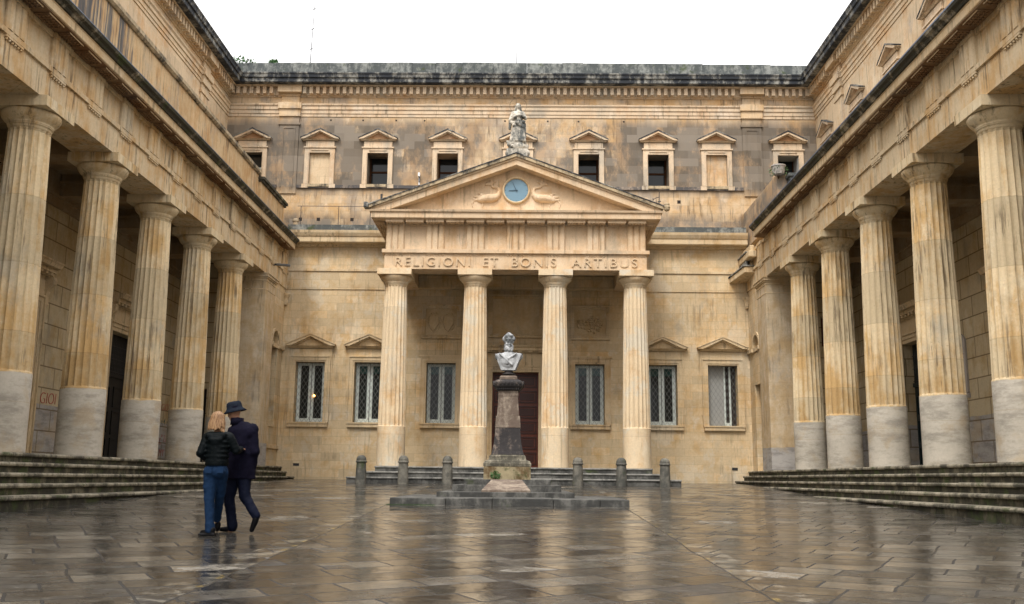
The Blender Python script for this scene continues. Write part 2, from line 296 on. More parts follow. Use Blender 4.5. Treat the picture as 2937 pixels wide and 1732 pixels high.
# ------------------------------------------------------------------ mesh helpers
class MB:
    def __init__(s): s.v = []; s.f = []
    def add(s, vs, fs):
        o = len(s.v); s.v += [tuple(v) for v in vs]; s.f += [tuple(i+o for i in f) for f in fs]; return s
    def box(s, x0, x1, y0, y1, z0, z1):
        return s.add([(x0, y0, z0), (x1, y0, z0), (x1, y1, z0), (x0, y1, z0), (x0, y0, z1), (x1, y0, z1), (x1, y1, z1), (x0, y1, z1)],
                     [(0, 3, 2, 1), (4, 5, 6, 7), (0, 1, 5, 4), (1, 2, 6, 5), (2, 3, 7, 6), (3, 0, 4, 7)])
    def quad(s, a, b, c, d): return s.add([a, b, c, d], [(0, 1, 2, 3)])
    def prism(s, poly, y0, y1):                         # polygon of (x, z) pushed along y
        n = len(poly); vs = [(x, y0, z) for x, z in poly]+[(x, y1, z) for x, z in poly]
        return s.add(vs, [tuple(range(n)), tuple(range(2*n-1, n-1, -1))]+[(i, i+n, (i+1) % n+n, (i+1) % n) for i in range(n)])
    def prismz(s, poly, z0, z1, sc=1.):                 # polygon of (x, y) pushed along z
        n = len(poly); vs = [(x, y, z0) for x, y in poly]+[(x*sc, y*sc, z1) for x, y in poly]
        return s.add(vs, [tuple(range(n-1, -1, -1)), tuple(range(n, 2*n))]+[(i, (i+1) % n, (i+1) % n+n, i+n) for i in range(n)])
    def lathe(s, prof, n=32, c=(0, 0), cap=True, wob=None):   # prof (r, z)
        vs = []; m = len(prof)
        for r, z in prof:
            for k in range(n):
                a = 2*math.pi*k/n; rr = r if wob is None else r*wob(a, z)
                vs.append((c[0]+rr*math.cos(a), c[1]+rr*math.sin(a), z))
        fs = [(i*n+k, i*n+(k+1) % n, (i+1)*n+(k+1) % n, (i+1)*n+k) for i in range(m-1) for k in range(n)]
        if cap: fs += [tuple(range(n-1, -1, -1)), tuple(range((m-1)*n, m*n))]
        return s.add(vs, fs)
    def tube(s, pts, r, n=8):
        pts = [Vector(p) for p in pts]; rs = r if isinstance(r, (list, tuple)) else [r]*len(pts); vs = []; m = len(pts)
        for i, p in enumerate(pts):
            d = (pts[min(i+1, m-1)]-pts[max(i-1, 0)]).normalized()
            a = d.orthogonal().normalized() if i == 0 else (a-d*a.dot(d)).normalized(); b = d.cross(a)
            vs += [p+(a*math.cos(2*math.pi*k/n)+b*math.sin(2*math.pi*k/n))*rs[i] for k in range(n)]
        return s.add(vs, [(i*n+k, i*n+(k+1) % n, (i+1)*n+(k+1) % n, (i+1)*n+k) for i in range(m-1) for k in range(n)]+[tuple(range(n-1, -1, -1)), tuple(range((m-1)*n, m*n))])
    def sphere(s, c, r, nu=14, nv=9, rot=None):
        rx, ry, rz = r if isinstance(r, (tuple, list)) else (r, r, r); vs = []; c = Vector(c)
        def T(v): return c+(rot @ v if rot else v)
        vs.append(T(Vector((0, 0, -rz))))
        for i in range(1, nv):
            t = -math.pi/2+math.pi*i/nv
            for k in range(nu):
                a = 2*math.pi*k/nu; vs.append(T(Vector((rx*math.cos(t)*math.cos(a), ry*math.cos(t)*math.sin(a), rz*math.sin(t)))))
        vs.append(T(Vector((0, 0, rz)))); L = len(vs)-1
        fs = [(0, 1+(k+1) % nu, 1+k) for k in range(nu)]
        fs += [(1+i*nu+k, 1+i*nu+(k+1) % nu, 1+(i+1)*nu+(k+1) % nu, 1+(i+1)*nu+k) for i in range(nv-2) for k in range(nu)]
        fs += [(L, 1+(nv-2)*nu+k, 1+(nv-2)*nu+(k+1) % nu) for k in range(nu)]
        return s.add(vs, fs)
    def cap(s, a, ra, b, rb, n=14):                     # tapered limb with round ends
        a = Vector(a); b = Vector(b); d = b-a; L = d.length; dn = d.normalized(); prof = []
        for i in range(5): t = math.pi/2*i/5; prof.append((-ra*math.cos(t), ra*math.sin(t)+1e-4))
        prof.append((0, ra)); prof.append((L, rb))
        for i in range(1, 6): t = math.pi/2*i/5; prof.append((L+rb*math.sin(t), rb*math.cos(t)+1e-4))
        e1 = dn.orthogonal().normalized(); e2 = dn.cross(e1)
        vs = [a+dn*h+(e1*math.cos(2*math.pi*k/n)+e2*math.sin(2*math.pi*k/n))*r for h, r in prof for k in range(n)]; m = len(prof)
        return s.add(vs, [(i*n+k, i*n+(k+1) % n, (i+1)*n+(k+1) % n, (i+1)*n+k) for i in range(m-1) for k in range(n)]+[tuple(range(n-1, -1, -1)), tuple(range((m-1)*n, m*n))])
    def sweep(s, prof, pts, pre=None, post=None):       # moulding: prof (out, z); the wall's outside is to the right of the path
        P = [Vector(p) for p in pts]; dirs = [(P[i+1]-P[i]).normalized() for i in range(len(P)-1)]
        nr = lambda d: Vector((d.y, -d.x))
        def mit(a, b): return (nr(a)+nr(b))/(1+nr(a).dot(nr(b)))
        ms = []
        for i in range(len(P)):
            a = dirs[i-1] if i > 0 else ((P[0]-Vector(pre)).normalized() if pre else dirs[0])
            b = dirs[i] if i < len(dirs) else ((Vector(post)-P[-1]).normalized() if post else dirs[-1])
            ms.append(mit(a, b))
        n = len(prof); vs = [(p.x+m.x*d, p.y+m.y*d, z) for p, m in zip(P, ms) for d, z in prof]
        fs = [(i*n+k, i*n+(k+1) % n, (i+1)*n+(k+1) % n, (i+1)*n+k) for i in range(len(P)-1) for k in range(n)]
        fs += [tuple(range(n-1, -1, -1)), tuple(range((len(P)-1)*n, len(P)*n))]
        return s.add(vs, fs)
    def wall(s, u0, u1, z0, z1, at, holes, depth, axis='y', back=True):
        """upright wall face with openings (u0,u1,z0,z1[,depth]) and their reveals; axis y: face looks to -y; axis x+/x-: face looks to +x/-x"""
        us = sorted({u0, u1, *[h[0] for h in holes], *[h[1] for h in holes]}); zs = sorted({z0, z1, *[h[2] for h in holes], *[h[3] for h in holes]})
        def P(u, dd, z): return (u, at+dd, z) if axis == 'y' else ((at-dd, u, z) if axis == 'x+' else (at+dd, u, z))
        for i in range(len(us)-1):
            for j in range(len(zs)-1):
                a, b, c, d = us[i], us[i+1], zs[j], zs[j+1]; mu, mz = (a+b)/2, (c+d)/2
                if any(h[0] < mu < h[1] and h[2] < mz < h[3] for h in holes): continue
                s.quad(P(a, 0, c), P(b, 0, c), P(b, 0, d), P(a, 0, d))
        for h in holes:
            a, b, c, d = h[:4]; D = h[4] if len(h) > 4 else depth
            s.quad(P(a, 0, c), P(a, D, c), P(a, D, d), P(a, 0, d)); s.quad(P(b, 0, c), P(b, D, c), P(b, D, d), P(b, 0, d))
            s.quad(P(a, 0, d), P(b, 0, d), P(b, D, d), P(a, D, d)); s.quad(P(a, 0, c), P(b, 0, c), P(b, D, c), P(a, D, c))
        return s
    def mesh(s, name, smooth=False, fix=True, merge=0):
        me = bpy.data.meshes.new(name); me.from_pydata(s.v, [], s.f)
        if fix or merge:
            b = bmesh.new(); b.from_mesh(me)
            if merge: bmesh.ops.remove_doubles(b, verts=b.verts, dist=merge)
            if fix: bmesh.ops.recalc_face_normals(b, faces=b.faces)
            b.to_mesh(me); b.free()
        if smooth:
            for p in me.polygons: p.use_smooth = True
        me.update(); return me

def link(name, me, mat, parent=None, loc=(0, 0, 0), rot=(0, 0, 0), label=None):
    o = bpy.data.objects.new(name, me); C.objects.link(o)
    if mat is not None and len(me.materials) == 0: me.materials.append(mat)
    o.location = loc; o.rotation_euler = rot
    if parent: o.parent = parent
    if label: o['label'] = label
    return o
def obj(name, mb, mat, parent=None, smooth=False, loc=(0, 0, 0), rot=(0, 0, 0), label=None, bevel=0, fix=True):
    o = link(name, mb.mesh(name, smooth, fix), mat, parent, loc, rot, label)
    if bevel:
        md = o.modifiers.new('bevel', 'BEVEL'); md.width = bevel; md.segments = 2; md.limit_method = 'ANGLE'; md.angle_limit = R(40)
    return o
def thing(name, label, cat, loc=(0, 0, 0), rz=0, group=None):
    o = bpy.data.objects.new(name, None); C.objects.link(o); o.location = loc; o.rotation_euler = (0, 0, rz); o.empty_display_size = .3
    return tag(o, label, cat, group)
def tag(o, label, cat, group=None, kind=None):
    if label: o['label'] = label
    if cat: o['category'] = cat
    if group: o['group'] = group
    if kind: o['kind'] = kind
    return o
def blob(mb, voxel=.02, smooth=4, disp=None):
    """one continuous skin grown over overlapping closed volumes"""
    me = mb.mesh('tmp', fix=True); o = bpy.data.objects.new('tmp', me); C.objects.link(o)
    r = o.modifiers.new('r', 'REMESH'); r.mode = 'VOXEL'; r.voxel_size = voxel; r.use_smooth_shade = True
    if smooth: s = o.modifiers.new('s', 'SMOOTH'); s.iterations = smooth; s.factor = .5
    if disp:
        t = bpy.data.textures.new('t', 'CLOUDS'); t.noise_scale = disp[0]; q = o.modifiers.new('d', 'DISPLACE'); q.texture = t; q.strength = disp[1]; q.mid_level = .5
    dg = bpy.context.evaluated_depsgraph_get(); me2 = bpy.data.meshes.new_from_object(o.evaluated_get(dg))
    bpy.data.objects.remove(o)
    for p in me2.polygons: p.use_smooth = True
    me2.materials.clear(); return me2

# ------------------------------------------------------------------ the lie of the land
GK = [(-100, -1.4), (0, -1.22), (12, -.85), (13.6, -.79), (20, -.54), (31.5, -.16), (36, -.08), (300, -.08)]
def gz1(y):
    for (a, b), (c, d) in zip(GK, GK[1:]):
        if y <= c: return b+(d-b)*(y-a)/(c-a) if y > a else b
    return GK[-1][1]
def gz(x, y):
    z = sum(gz1(y+k*.6)*w for k, w in ((-3, .1), (-2, .15), (-1, .16), (0, .18), (1, .16), (2, .15), (3, .1)))
    e = max(0, min(1, (27-y)/14))*.17 if y > 0 else .17
    return z+e*min(1, abs(x-XC)/7.6)**3
g = MB(); gx = [-250, -60, -20]+[-14+k*.5 for k in range(57)]+[20, 60, 250]; gy = [-250, -60, -15, -5]+[k*.5 for k in range(0, 81)]+[60, 250]
for y in gy:
    for x in gx: g.v.append((x, y, gz(x, y)))
nx = len(gx); g.f = [(j*nx+i, j*nx+i+1, (j+1)*nx+i+1, (j+1)*nx+i) for j in range(len(gy)-1) for i in range(nx-1)]
tag(obj('ground', g, M['paving'], smooth=True), None, None, kind='structure')

# ------------------------------------------------------------------ levels and lines of the architecture
Y0 = -6.0                                   # the wings run past the frame towards the viewer
ZS = .39; ZT = 7.37; YF = 37.72; YU = 38.7; XUL = -12.65; XUR = 12.15; S = 3.4
ZFT = 8.82                                  # top of the colonnade frieze
lx = lambda y: -9.66+(y-8)*.14/29.7         # face of the left entablature
rx_ = lambda y: 8.87-(y-8)*.09/29.7

# ---- columns
def flute_mesh(z0, z1, zs, zt, rb, rt, n=20, m=8, depth=.046):
    mb = MB(); N = n*m; zz = [z0+(z1-z0)*i/14 for i in range(15)]
    zz = sorted(set(zz+[z0+.03, z1-.05, z1-.02]))
    for z in zz:
        t = (z-zs)/(zt-zs); r = rb+(rt-rb)*(t*1.0)+.012*math.sin(math.pi*t)
        e = min(1, (z1-z)/.05) if z > z1-.05 else (min(1, (z-z0)/.03))
        e = math.sqrt(max(0, e))
        for k in range(N):
            a = 2*math.pi*k/N; q = (k % m)/m; rr = r-depth*r/.5*(1-(2*q-1)**2)*e
            mb.v.append((rr*math.cos(a), rr*math.sin(a), z))
    L = len(zz); mb.f = [(i*N+k, i*N+(k+1) % N, (i+1)*N+(k+1) % N, (i+1)*N+k) for i in range(L-1) for k in range(N)]
    mb.f += [tuple(range(N-1, -1, -1)), tuple(range((L-1)*N, L*N))]
    return mb.mesh('shaft')
def column_parts(zs, zdrum, rb, rt, ab=1.185, lip=.012):
    zn = ZT-.58; t = (zdrum-zs)/(zn-zs); rd = rb+(rt-rb)*t+.012*math.sin(math.pi*t)
    shaft = flute_mesh(zdrum, zn, zs, zn, rb, rt)
    drum = MB().lathe([(rb+.004, zs), (rb, zs+.02), (rb*.985+.004, zs+(zdrum-zs)*.4), (rd+lip, zdrum-.012), (rd+.002, zdrum+.004)], 48).mesh('drum', True)
    a = .5*ab
    prof = [(rt-.004, zn-.002), (rt+.004, zn+.03), (rt+.01, zn+.07), (rt+.028, zn+.075), (rt+.028, zn+.092), (rt+.02, zn+.096), (rt+.036, zn+.101), (rt+.036, zn+.118), (rt+.03, zn+.122),
            (rt+.055, zn+.15), (rt+.10, zn+.19), (rt+.142, zn+.24), (rt+.168, zn+.29), (rt+.176, zn+.325), (rt+.165, zn+.352), (rt+.15, zn+.3635)]
    cap = MB().lathe(prof, 56)
    for i, f in enumerate(cap.f): pass
    cm = cap.mesh('capital', True)
    ax = MB().box(-a, a, -a, a, ZT-.2165, ZT-.002).mesh('abacus')
    return shaft, drum, cm, ax
SIDE = column_parts(ZS, 1.93, .4987, .3945); PORT = column_parts(ZS+.005, 1.78, .50, .40, 1.22, .003)
def column(parent, x, y, kit, mat):
    c = link('column', kit[0], mat, parent, (x, y, 0)); c['label'] = 'fluted stone column'
    link('drum', kit[1], mat, c); link('capital', kit[2], mat, c)
    o = link('abacus', kit[3], mat, c)
    return c

# ---- doric details
def triglyph_mesh(w, z0, z1, gut_z):
    mb = MB(); g_ = w/6; p = .065; d = .05
    poly = [(-w/2, .08), (-w/2, -p+d), (-w/2+g_*.35, -p), (-g_*1.35, -p), (-g_, -p+d), (-g_*.65, -p), (g_*.65, -p), (g_, -p+d), (g_*1.35, -p), (w/2-g_*.35, -p), (w/2, -p+d), (w/2, .08)]
    mb.prismz(poly, z0, z1-.12); mb.box(-w/2-.01, w/2+.01, -p-.015, .01, z1-.119, z1)
    mb.box(-w/2, w/2, -.05, .06, gut_z-.045, gut_z-.001)
    for k in range(6):
        x = -w/2+w*(k+.5)/6; mb.lathe([(.030, gut_z-.09), (.020, gut_z-.047)], 8, (x, -.022))
    return mb.mesh('triglyph')
def mutule_mesh(w, proj, z, h=.05):                       # hangs under the corona, guttae in three rows
    mb = MB(); mb.box(-w/2, w/2, -proj, -.02, z, z+h)
    for r in range(3):
        for k in range(6): mb.lathe([(.026, z-.03), (.02, z+.001)], 6, (-w/2+w*(k+.5)/6, -proj+.05+r*(proj-.08)/3))
    return mb.mesh('mutule')
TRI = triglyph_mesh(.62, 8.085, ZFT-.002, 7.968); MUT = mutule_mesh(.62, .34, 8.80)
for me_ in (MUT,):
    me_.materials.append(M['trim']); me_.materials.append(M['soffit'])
    for pl_ in me_.polygons: pl_.material_index = 1 if (pl_.normal.z < -.5 or pl_.center.z < 8.799 or abs(pl_.normal.x) > .6) else 0  # undersides, side faces and guttae take the darker brown, fronts the pale stone
E_TRI = triglyph_mesh(.66, 8.085, 9.098, 7.948); P_MUT = mutule_mesh(.635, .36, 9.02, .115)

COLS_L = [18.4827+S*i for i in range(5)]; COLS_R = [18.2128+S*i for i in range(5)]

def wing(side):
    L = side == 'left'
    sg = -1 if L else 1
    wg = thing(side+'_wing' if False else 'colonnaded_wing',
               'left colonnaded wing of ochre stone with a stained parapet wall above its cornice' if L else 'right colonnaded wing of ochre stone with small pedimented windows above its cornice',
               'building', (sg*9.5, 22, ZS))
    wg_loc = Vector(wg.location); off = -wg_loc
    def ob(name, mb, mat, **k): return obj(name, mb, mat, wg, loc=off, **k)
    face = lx if L else rx_
    y1 = YF-.003 if L else 37.717
    ye = 34.6                                                     # the right cornice breaks off here
    path = [(face(Y0), Y0), (face(y1), y1)] if L else [(face(y1), y1), (face(Y0), Y0)]
    ob('entablature', MB().sweep([(0, ZT), (0, 7.97), (.05, 7.975), (.05, 8.08), (-.03, 8.083), (-.03, 8.70), (.025, 8.705), (.025, ZFT), (-.95, ZFT), (-.95, ZT)], path), M['entab'])
    cp = path if L else [(face(ye), ye), (face(Y0), Y0)]
    if L: cp = [(face(Y0), Y0), (face(37.15), 37.15)]
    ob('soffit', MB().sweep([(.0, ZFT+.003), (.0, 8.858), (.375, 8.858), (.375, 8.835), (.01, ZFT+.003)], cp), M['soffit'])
    ob('cornice', MB().sweep([(-.01, 8.861), (.385, 8.861), (.40, 8.88), (.40, 9.035), (.42, 9.06), (-.9, 9.06), (-.9, 8.861)], cp), M['trim'])
    ob('cornice_crown', MB().sweep([(.38, 9.063), (.45, 9.08), (.48, 9.13), (.54, 9.17), (.56, 9.225), (.3, 9.24), (-.9, 9.26), (-.9, 9.063)], cp), M['cyma'])
    if not L: ob('lead_flashing', MB().sweep([(.545, 9.228), (.565, 9.228), (.565, 9.262), (.35, 9.275), (.30, 9.243)], cp), M['slate'])
    else: ob('lead_flashing', MB().sweep([(.545, 9.228), (.565, 9.228), (.565, 9.25), (.35, 9.265), (.30, 9.243)], cp), M['slate'])
    # triglyphs (one over each column, one over each gap) and the mutules
    rz = R(90) if L else R(-90)                                    # the local -y of the details looks into the court
    yc = COLS_L[0] if L else COLS_R[0]
    k = -4
    while yc+k*S/2 < 37.4:
        y = yc+k*S/2
        if y > 11: link('triglyph', TRI, M['entab'], wg, Vector((face(y), y, 0))+off, (0, 0, rz))
        for q in (0, S/4):
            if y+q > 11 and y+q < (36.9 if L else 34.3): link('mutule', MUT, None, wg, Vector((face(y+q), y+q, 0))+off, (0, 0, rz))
        k += 1
    # columns
    for y in [(COLS_L if L else COLS_R)[0]-S*2, (COLS_L if L else COLS_R)[0]-S]+(COLS_L if L else COLS_R):
        c = column(wg, (-10.0421 if L else 9.3143)-wg_loc.x, y-wg_loc.y, SIDE, M['column']); c.location.z = -wg_loc.z
    # platform under the colonnade
    xo = -9.37 if L else 8.67; xi = XUL-.6 if L else XUR+.6
    ob('floor_slab', MB().box(min(xo, xi), max(xo, xi), Y0, YF-.01 if L else 37.71, -.9, ZS-.005), M['step'])
    # back wall with openings
    xb = XUL if L else XUR; ax = 'x+' if L else 'x-'
    cy = (COLS_L if L else COLS_R)
    d1 = cy[1]+S/2; d2 = cy[3]+S/2-.25                              # side door, main door
    holes = [(d1-.85, d1+.85, ZS, 4.3, .3), (d2-1.05, d2+1.05, ZS, 4.36, .35)]
    ob('wall', MB().wall(Y0, 35.28, ZS-.3, 7.06, xb, holes, .3, ax), M['back'], fix=False)
    inn = -1 if L else 1
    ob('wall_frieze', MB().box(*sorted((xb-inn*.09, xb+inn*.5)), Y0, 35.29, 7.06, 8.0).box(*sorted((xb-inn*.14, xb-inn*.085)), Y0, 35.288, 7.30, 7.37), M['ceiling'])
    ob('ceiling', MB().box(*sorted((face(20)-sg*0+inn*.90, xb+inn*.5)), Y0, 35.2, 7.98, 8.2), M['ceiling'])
    ob('terrace', MB().box(*sorted((face(20)+inn*.5, xb+inn*.5)), Y0, YU, 8.83, 9.20), M['cyma'])
    # beams from each column to the wall
    for y in [cy[0]-S*2, cy[0]-S]+list(cy):
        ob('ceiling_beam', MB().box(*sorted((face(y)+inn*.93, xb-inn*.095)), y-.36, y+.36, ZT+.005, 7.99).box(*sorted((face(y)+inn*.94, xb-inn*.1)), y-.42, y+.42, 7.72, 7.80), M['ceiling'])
    # doors
    for (yy, w_, top, con) in ((d1, .85, 4.3, True), (d2, 1.05, 4.36, True)):
        mainm = M['black_door'] if L else M['green_door']
        dp = MB().box(*sorted((xb+inn*.30, xb+inn*.36)), yy-w_, yy+w_, ZS, top)
        dr = ob('door', dp, mainm, label=('black' if L else 'dark green')+' panelled double door')
        for s_ in (-1, 1):
            for (a, b) in ((.15, .75), (.85, 1.6), (1.7, 2.35)):
                y_a, y_b = sorted((yy+s_*.14, yy+s_*(w_-.12)))
                pm = MB()
                for (p, q, r_, t_) in ((y_a, y_b, ZS+a, ZS+a+.05), (y_a, y_b, ZS+b-.05, ZS+b), (y_a, y_a+.05, ZS+a+.052, ZS+b-.052), (y_b-.05, y_b, ZS+a+.052, ZS+b-.052)):
                    pm.box(*sorted((xb+inn*.27, xb+inn*.305)), p, q, r_, t_)
                o = obj('panel_moulding', pm, mainm, dr)
        gm = MB()
        for q in range(int(2*w_/.12)):
            y = yy-w_+.06+q*.12; gm.tube([(xb+inn*.27, y, ZS+2.75), (xb+inn*.27, y, top-.03)], .01, 5)
        for z in (ZS+2.8, ZS+3.2, ZS+3.6):
            gm.tube([(xb+inn*.27, yy-w_, z), (xb+inn*.27, yy+w_, z)], .012, 5)
        for q in range(int(2*w_/.24)):
            y = yy-w_+.12+q*.24
            for zz in (ZS+3.0, ZS+3.4): gm.tube([(xb+inn*.27, y+.09*math.cos(t), zz+.09*math.sin(t)) for t in [i*math.pi/5 for i in range(11)]], .008, 4)
        obj('transom_grille', gm, M['iron'], dr)
        obj('transom_bar', MB().box(*sorted((xb+inn*.24, xb+inn*.31)), yy-w_, yy+w_, ZS+2.62, ZS+2.74), mainm, dr)
        f = MB(); e = .30
        for (a, b, p) in ((0, .12, .05), (.12, .24, .08), (.24, e, .12)):
            f.box(*sorted((xb-inn*p, xb+inn*.02)), yy-w_-b, yy-w_-a, ZS-.01, top+b); f.box(*sorted((xb-inn*p, xb+inn*.02)), yy+w_+a, yy+w_+b, ZS-.01, top+b)
            f.box(*sorted((xb-inn*p, xb+inn*.02)), yy-w_-a, yy+w_+a, top+a, top+b)
        fr = ob('door_frame', f, M['trim'])
        h = MB(); zc = 5.25
        h.box(*sorted((xb-inn*.06, xb)), yy-w_-.28, yy+w_+.28, top+e+.003, zc-.14)
        prof = [(0, zc-.14), (.12, zc-.14), (.14, zc-.06), (.30, zc-.06), (.30, zc+.04), (.42, zc+.05), (.46, zc+.13), (.5, zc+.17), (.5, zc+.2), (0, zc+.24)]
        ya, yb = yy-w_-.34, yy+w_+.34
        h.sweep(prof, [(xb, ya), (xb, yb)] if L else [(xb, yb), (xb, ya)])
        q = ya+.05
        while q < yb-.1: h.box(*sorted((xb-inn*.13, xb-inn*.28)), q, q+.12, zc-.13, zc-.062); q += .26
        obj('door_cornice', h, M['trim'], fr)
        for s_ in (-1, 1):                                          # scroll consoles
            yk = yy+s_*(w_+.36); c = MB()
            pr = [(.0, zc-.95), (.05, zc-.97), (.09, zc-.90), (.10, zc-.80), (.09, zc-.66), (.12, zc-.52), (.2, zc-.42), (.27, zc-.34), (.29, zc-.24), (.26, zc-.15), (0, zc-.15)]
            vs = [(xb-inn*x, yk-.09, z) for x, z in pr]+[(xb-inn*x, yk+.09, z) for x, z in pr]; nn = len(pr)
            c.add(vs, [tuple(range(nn)), tuple(range(2*nn-1, nn-1, -1))]+[(i, i+nn, (i+1) % nn+nn, (i+1) % nn) for i in range(nn)])
            for (r_, zz, dd) in ((.075, zc-.27, .2), (.045, zc-.86, .06)):
                vs = []; 
                for yy2 in (yk-.11, yk+.11):
                    for t in range(12): vs.append((xb-inn*(dd+r_*math.cos(t*math.pi/6)), yy2, zz+r_*math.sin(t*math.pi/6)))
                c.add(vs, [tuple(range(12)), tuple(range(23, 11, -1))]+[(i, (i+1) % 12, (i+1) % 12+12, i+12) for i in range(12)])
            obj('console', c, M['trim'], fr)
    # end wall of the gallery, the pier, and the narrow arched bay before the facade
    xp = -9.50 if L else 8.76; xw = -9.56 if L else 8.82
    yp = 34.62
    if L: hs_ = [(-12.35, -11.62, ZS, 3.15)]
    else: hs_ = [(11.05, 11.85, ZS, 3.3), (10.9, 11.75, 4.9, 6.0)]
    a, b = sorted((xp+inn*.75, xb+inn*.01))
    ob('end_wall', MB().wall(a, b, ZS-.02, 7.97, yp+.62, hs_, .35, 'y'), M['back'], fix=False)
    for h in hs_:
        ob('side_door' if h[2] < 1 else 'side_window', MB().box(h[0], h[1], yp+.95, yp+1.0, h[2], h[3]), M['wood'] if not L else M['black_door'])
    p0, p1 = sorted((xp, xp+inn*1.15))
    ob('pier', MB().box(p0, p1, yp, yp+1.3, ZS-.003, ZT-.30), M['pier'], bevel=.012)
    ca = MB()
    for (e, z0, z1) in ((.015, ZT-.297, ZT-.20), (.06, ZT-.198, ZT-.15), (.10, ZT-.148, ZT-.06), (.13, ZT-.058, ZT-.003)): ca.box(p0-e, p1+e, yp-e, yp+1.3+e, z0, z1)
    ca.box(p0-.012, p1+.012, yp-.012, yp+1.312, ZT-.62, ZT-.58)
    ob('pier_capital', ca, M['trim'])
    # bay wall with arch
    ya, yb = yp+1.3, y1
    zc, ra = 5.05, .44; yc_ = ya+.62
    bw = MB(); seg = 12; X = xw
    low = (1.95 if L else ZS)
    def q4(a1, a2, z1, z2): bw.quad((X, a1, z1), (X, a2, z1), (X, a2, z2), (X, a1, z2))
    q4(ya, yc_-ra, ZS-.5, ZT); q4(yc_+ra, yb, ZS-.5, ZT)
    q4(yc_-ra, yc_+ra, ZS-.5, low); q4(yc_-ra, yc_+ra, zc+ra+.15, ZT)
    if not L: q4(yc_-ra, yc_+ra, 3.62, 4.86)
    arc = [(yc_+ra*math.cos(math.pi-math.pi*i/seg), zc+ra*math.sin(math.pi-math.pi*i/seg)) for i in range(seg+1)]
    for (p, q), (p2, q2) in zip(arc, arc[1:]): bw.quad((X, p, q), (X, p2, q2), (X, p2, zc+ra+.15), (X, p, zc+ra+.15))
    D = X+inn*.45
    for (p, q), (p2, q2) in zip(arc, arc[1:]): bw.quad((X, p, q), (X, p2, q2), (D, p2, q2), (D, p, q))
    for yy in (yc_-ra, yc_+ra): bw.quad((X, yy, low), (X, yy, zc), (D, yy, zc), (D, yy, low))
    bw.quad((X, yc_-ra, low), (X, yc_+ra, low), (D, yc_+ra, low), (D, yc_-ra, low))
    if not L:
        for zz in (3.62, 4.86): bw.quad((X, yc_-ra, zz), (X, yc_+ra, zz), (D, yc_+ra, zz), (D, yc_-ra, zz))
    ob('arched_bay', bw, M['facade'], fix=False)
    im = MB()
    for (p, q) in ((ya, yc_-ra), (yc_+ra, yb)): im.box(*sorted((X-inn*.10, X+inn*.1)), p+.003, q-.003, zc-.16, zc-.02)
    im.box(*sorted((X-inn*.04, X+inn*.3)), yc_-ra, yc_+ra, zc-.17, zc-.03)
    ar = []
    for rr, pj in ((ra+.02, .05), (ra+.13, .05)): ar.append([(yc_+rr*math.cos(math.pi*i/seg), zc+rr*math.sin(math.pi*i/seg)) for i in range(seg+1)])
    for i in range(seg):
        vs = [(X-inn*.05, *ar[0][i]), (X-inn*.05, *ar[0][i+1]), (X-inn*.05, *ar[1][i+1]), (X-inn*.05, *ar[1][i]), (X+inn*.02, *ar[0][i]), (X+inn*.02, *ar[0][i+1]), (X+inn*.02, *ar[1][i+1]), (X+inn*.02, *ar[1][i])]
        im.add(vs, [(0, 1, 2, 3), (0, 1, 5, 4), (3, 2, 6, 7)])
    if L:
        ob('arch_sill', MB().box(*sorted((X-inn*.07, X+inn*.1)), ya+.01, yb-.01, 1.05, 1.16), M['trim'])
        ob('arch_sill', MB().box(*sorted((X-inn*.03, X+inn*.2)), yc_-ra, yc_+ra, 1.86, 1.95), M['trim'])
    ob('arch_moulding', im, M['trim'])
    ob('arch_window', MB().box(*sorted((X+inn*.44, X+inn*.5)), yc_-ra, yc_+ra, low if L else 4.86, zc+ra), M['reveal'] if not L else M['glass'])
    if not L: ob('niche_back', MB().box(*sorted((X+inn*.46, X+inn*.52)), yc_-ra, yc_+ra, ZS-.5, 3.7), M['pier'])
    # little corbelled half capital where bay meets facade
    hc = MB()
    for (e, z0, z1) in ((.05, 6.72, 6.78), (.09, 7.0, 7.07), (.13, 7.07, 7.16), (.07, 6.79, 6.99)): hc.lathe([(e+.04, z0), (e+.06, z1)], 16, (X-inn*.02, yb-.06))
    ob('corner_capital', hc, M['trim'])
    # upper wall
    uh = []
    if not L: uh = [(yy-.44, yy+.44, 12.05, 13.40, .7) for yy in (23.5, 26.9, 30.3, 33.7, 37.25)]
    ob('upper_wall', MB().wall(Y0, YU-.003, 8.9, 16.3, xb, uh, .7, ax), M['side_upper'], fix=False)
    ob('upper_roof', MB().box(*sorted((xb+inn*.8, xb+inn*6)), Y0, YU+.2, 9, 16.2), M['interior'])
    upath = [(xb, Y0), (xb, YU)] if L else [(xb, YU), (xb, Y0)]
    pre = (xb-5, YU) if False else None
    kw = dict(post=(xb+5, YU)) if L else dict(pre=(xb-5, YU))
    ob('upper_architrave', MB().sweep(ARCH, upath, **kw), M['side_upper'])
    ob('dentil_course', dentils(MB().sweep(BED, upath, **kw), xb, Y0+4, YU-.35, 'x', inn, skip=[(34.95, 36.15)]), M['side_upper'])
    ob('upper_cornice', MB().sweep(CORN, upath, **kw), M['black_cornice'])
    pil = MB()
    for (e, z0, z1, p) in PIL: pil.box(*sorted((xb-inn*p, xb+inn*.01)), 35.55-.42-e, 35.55+.42+e, z0, z1)
    ob('upper_pilaster', pil, M['side_upper'])
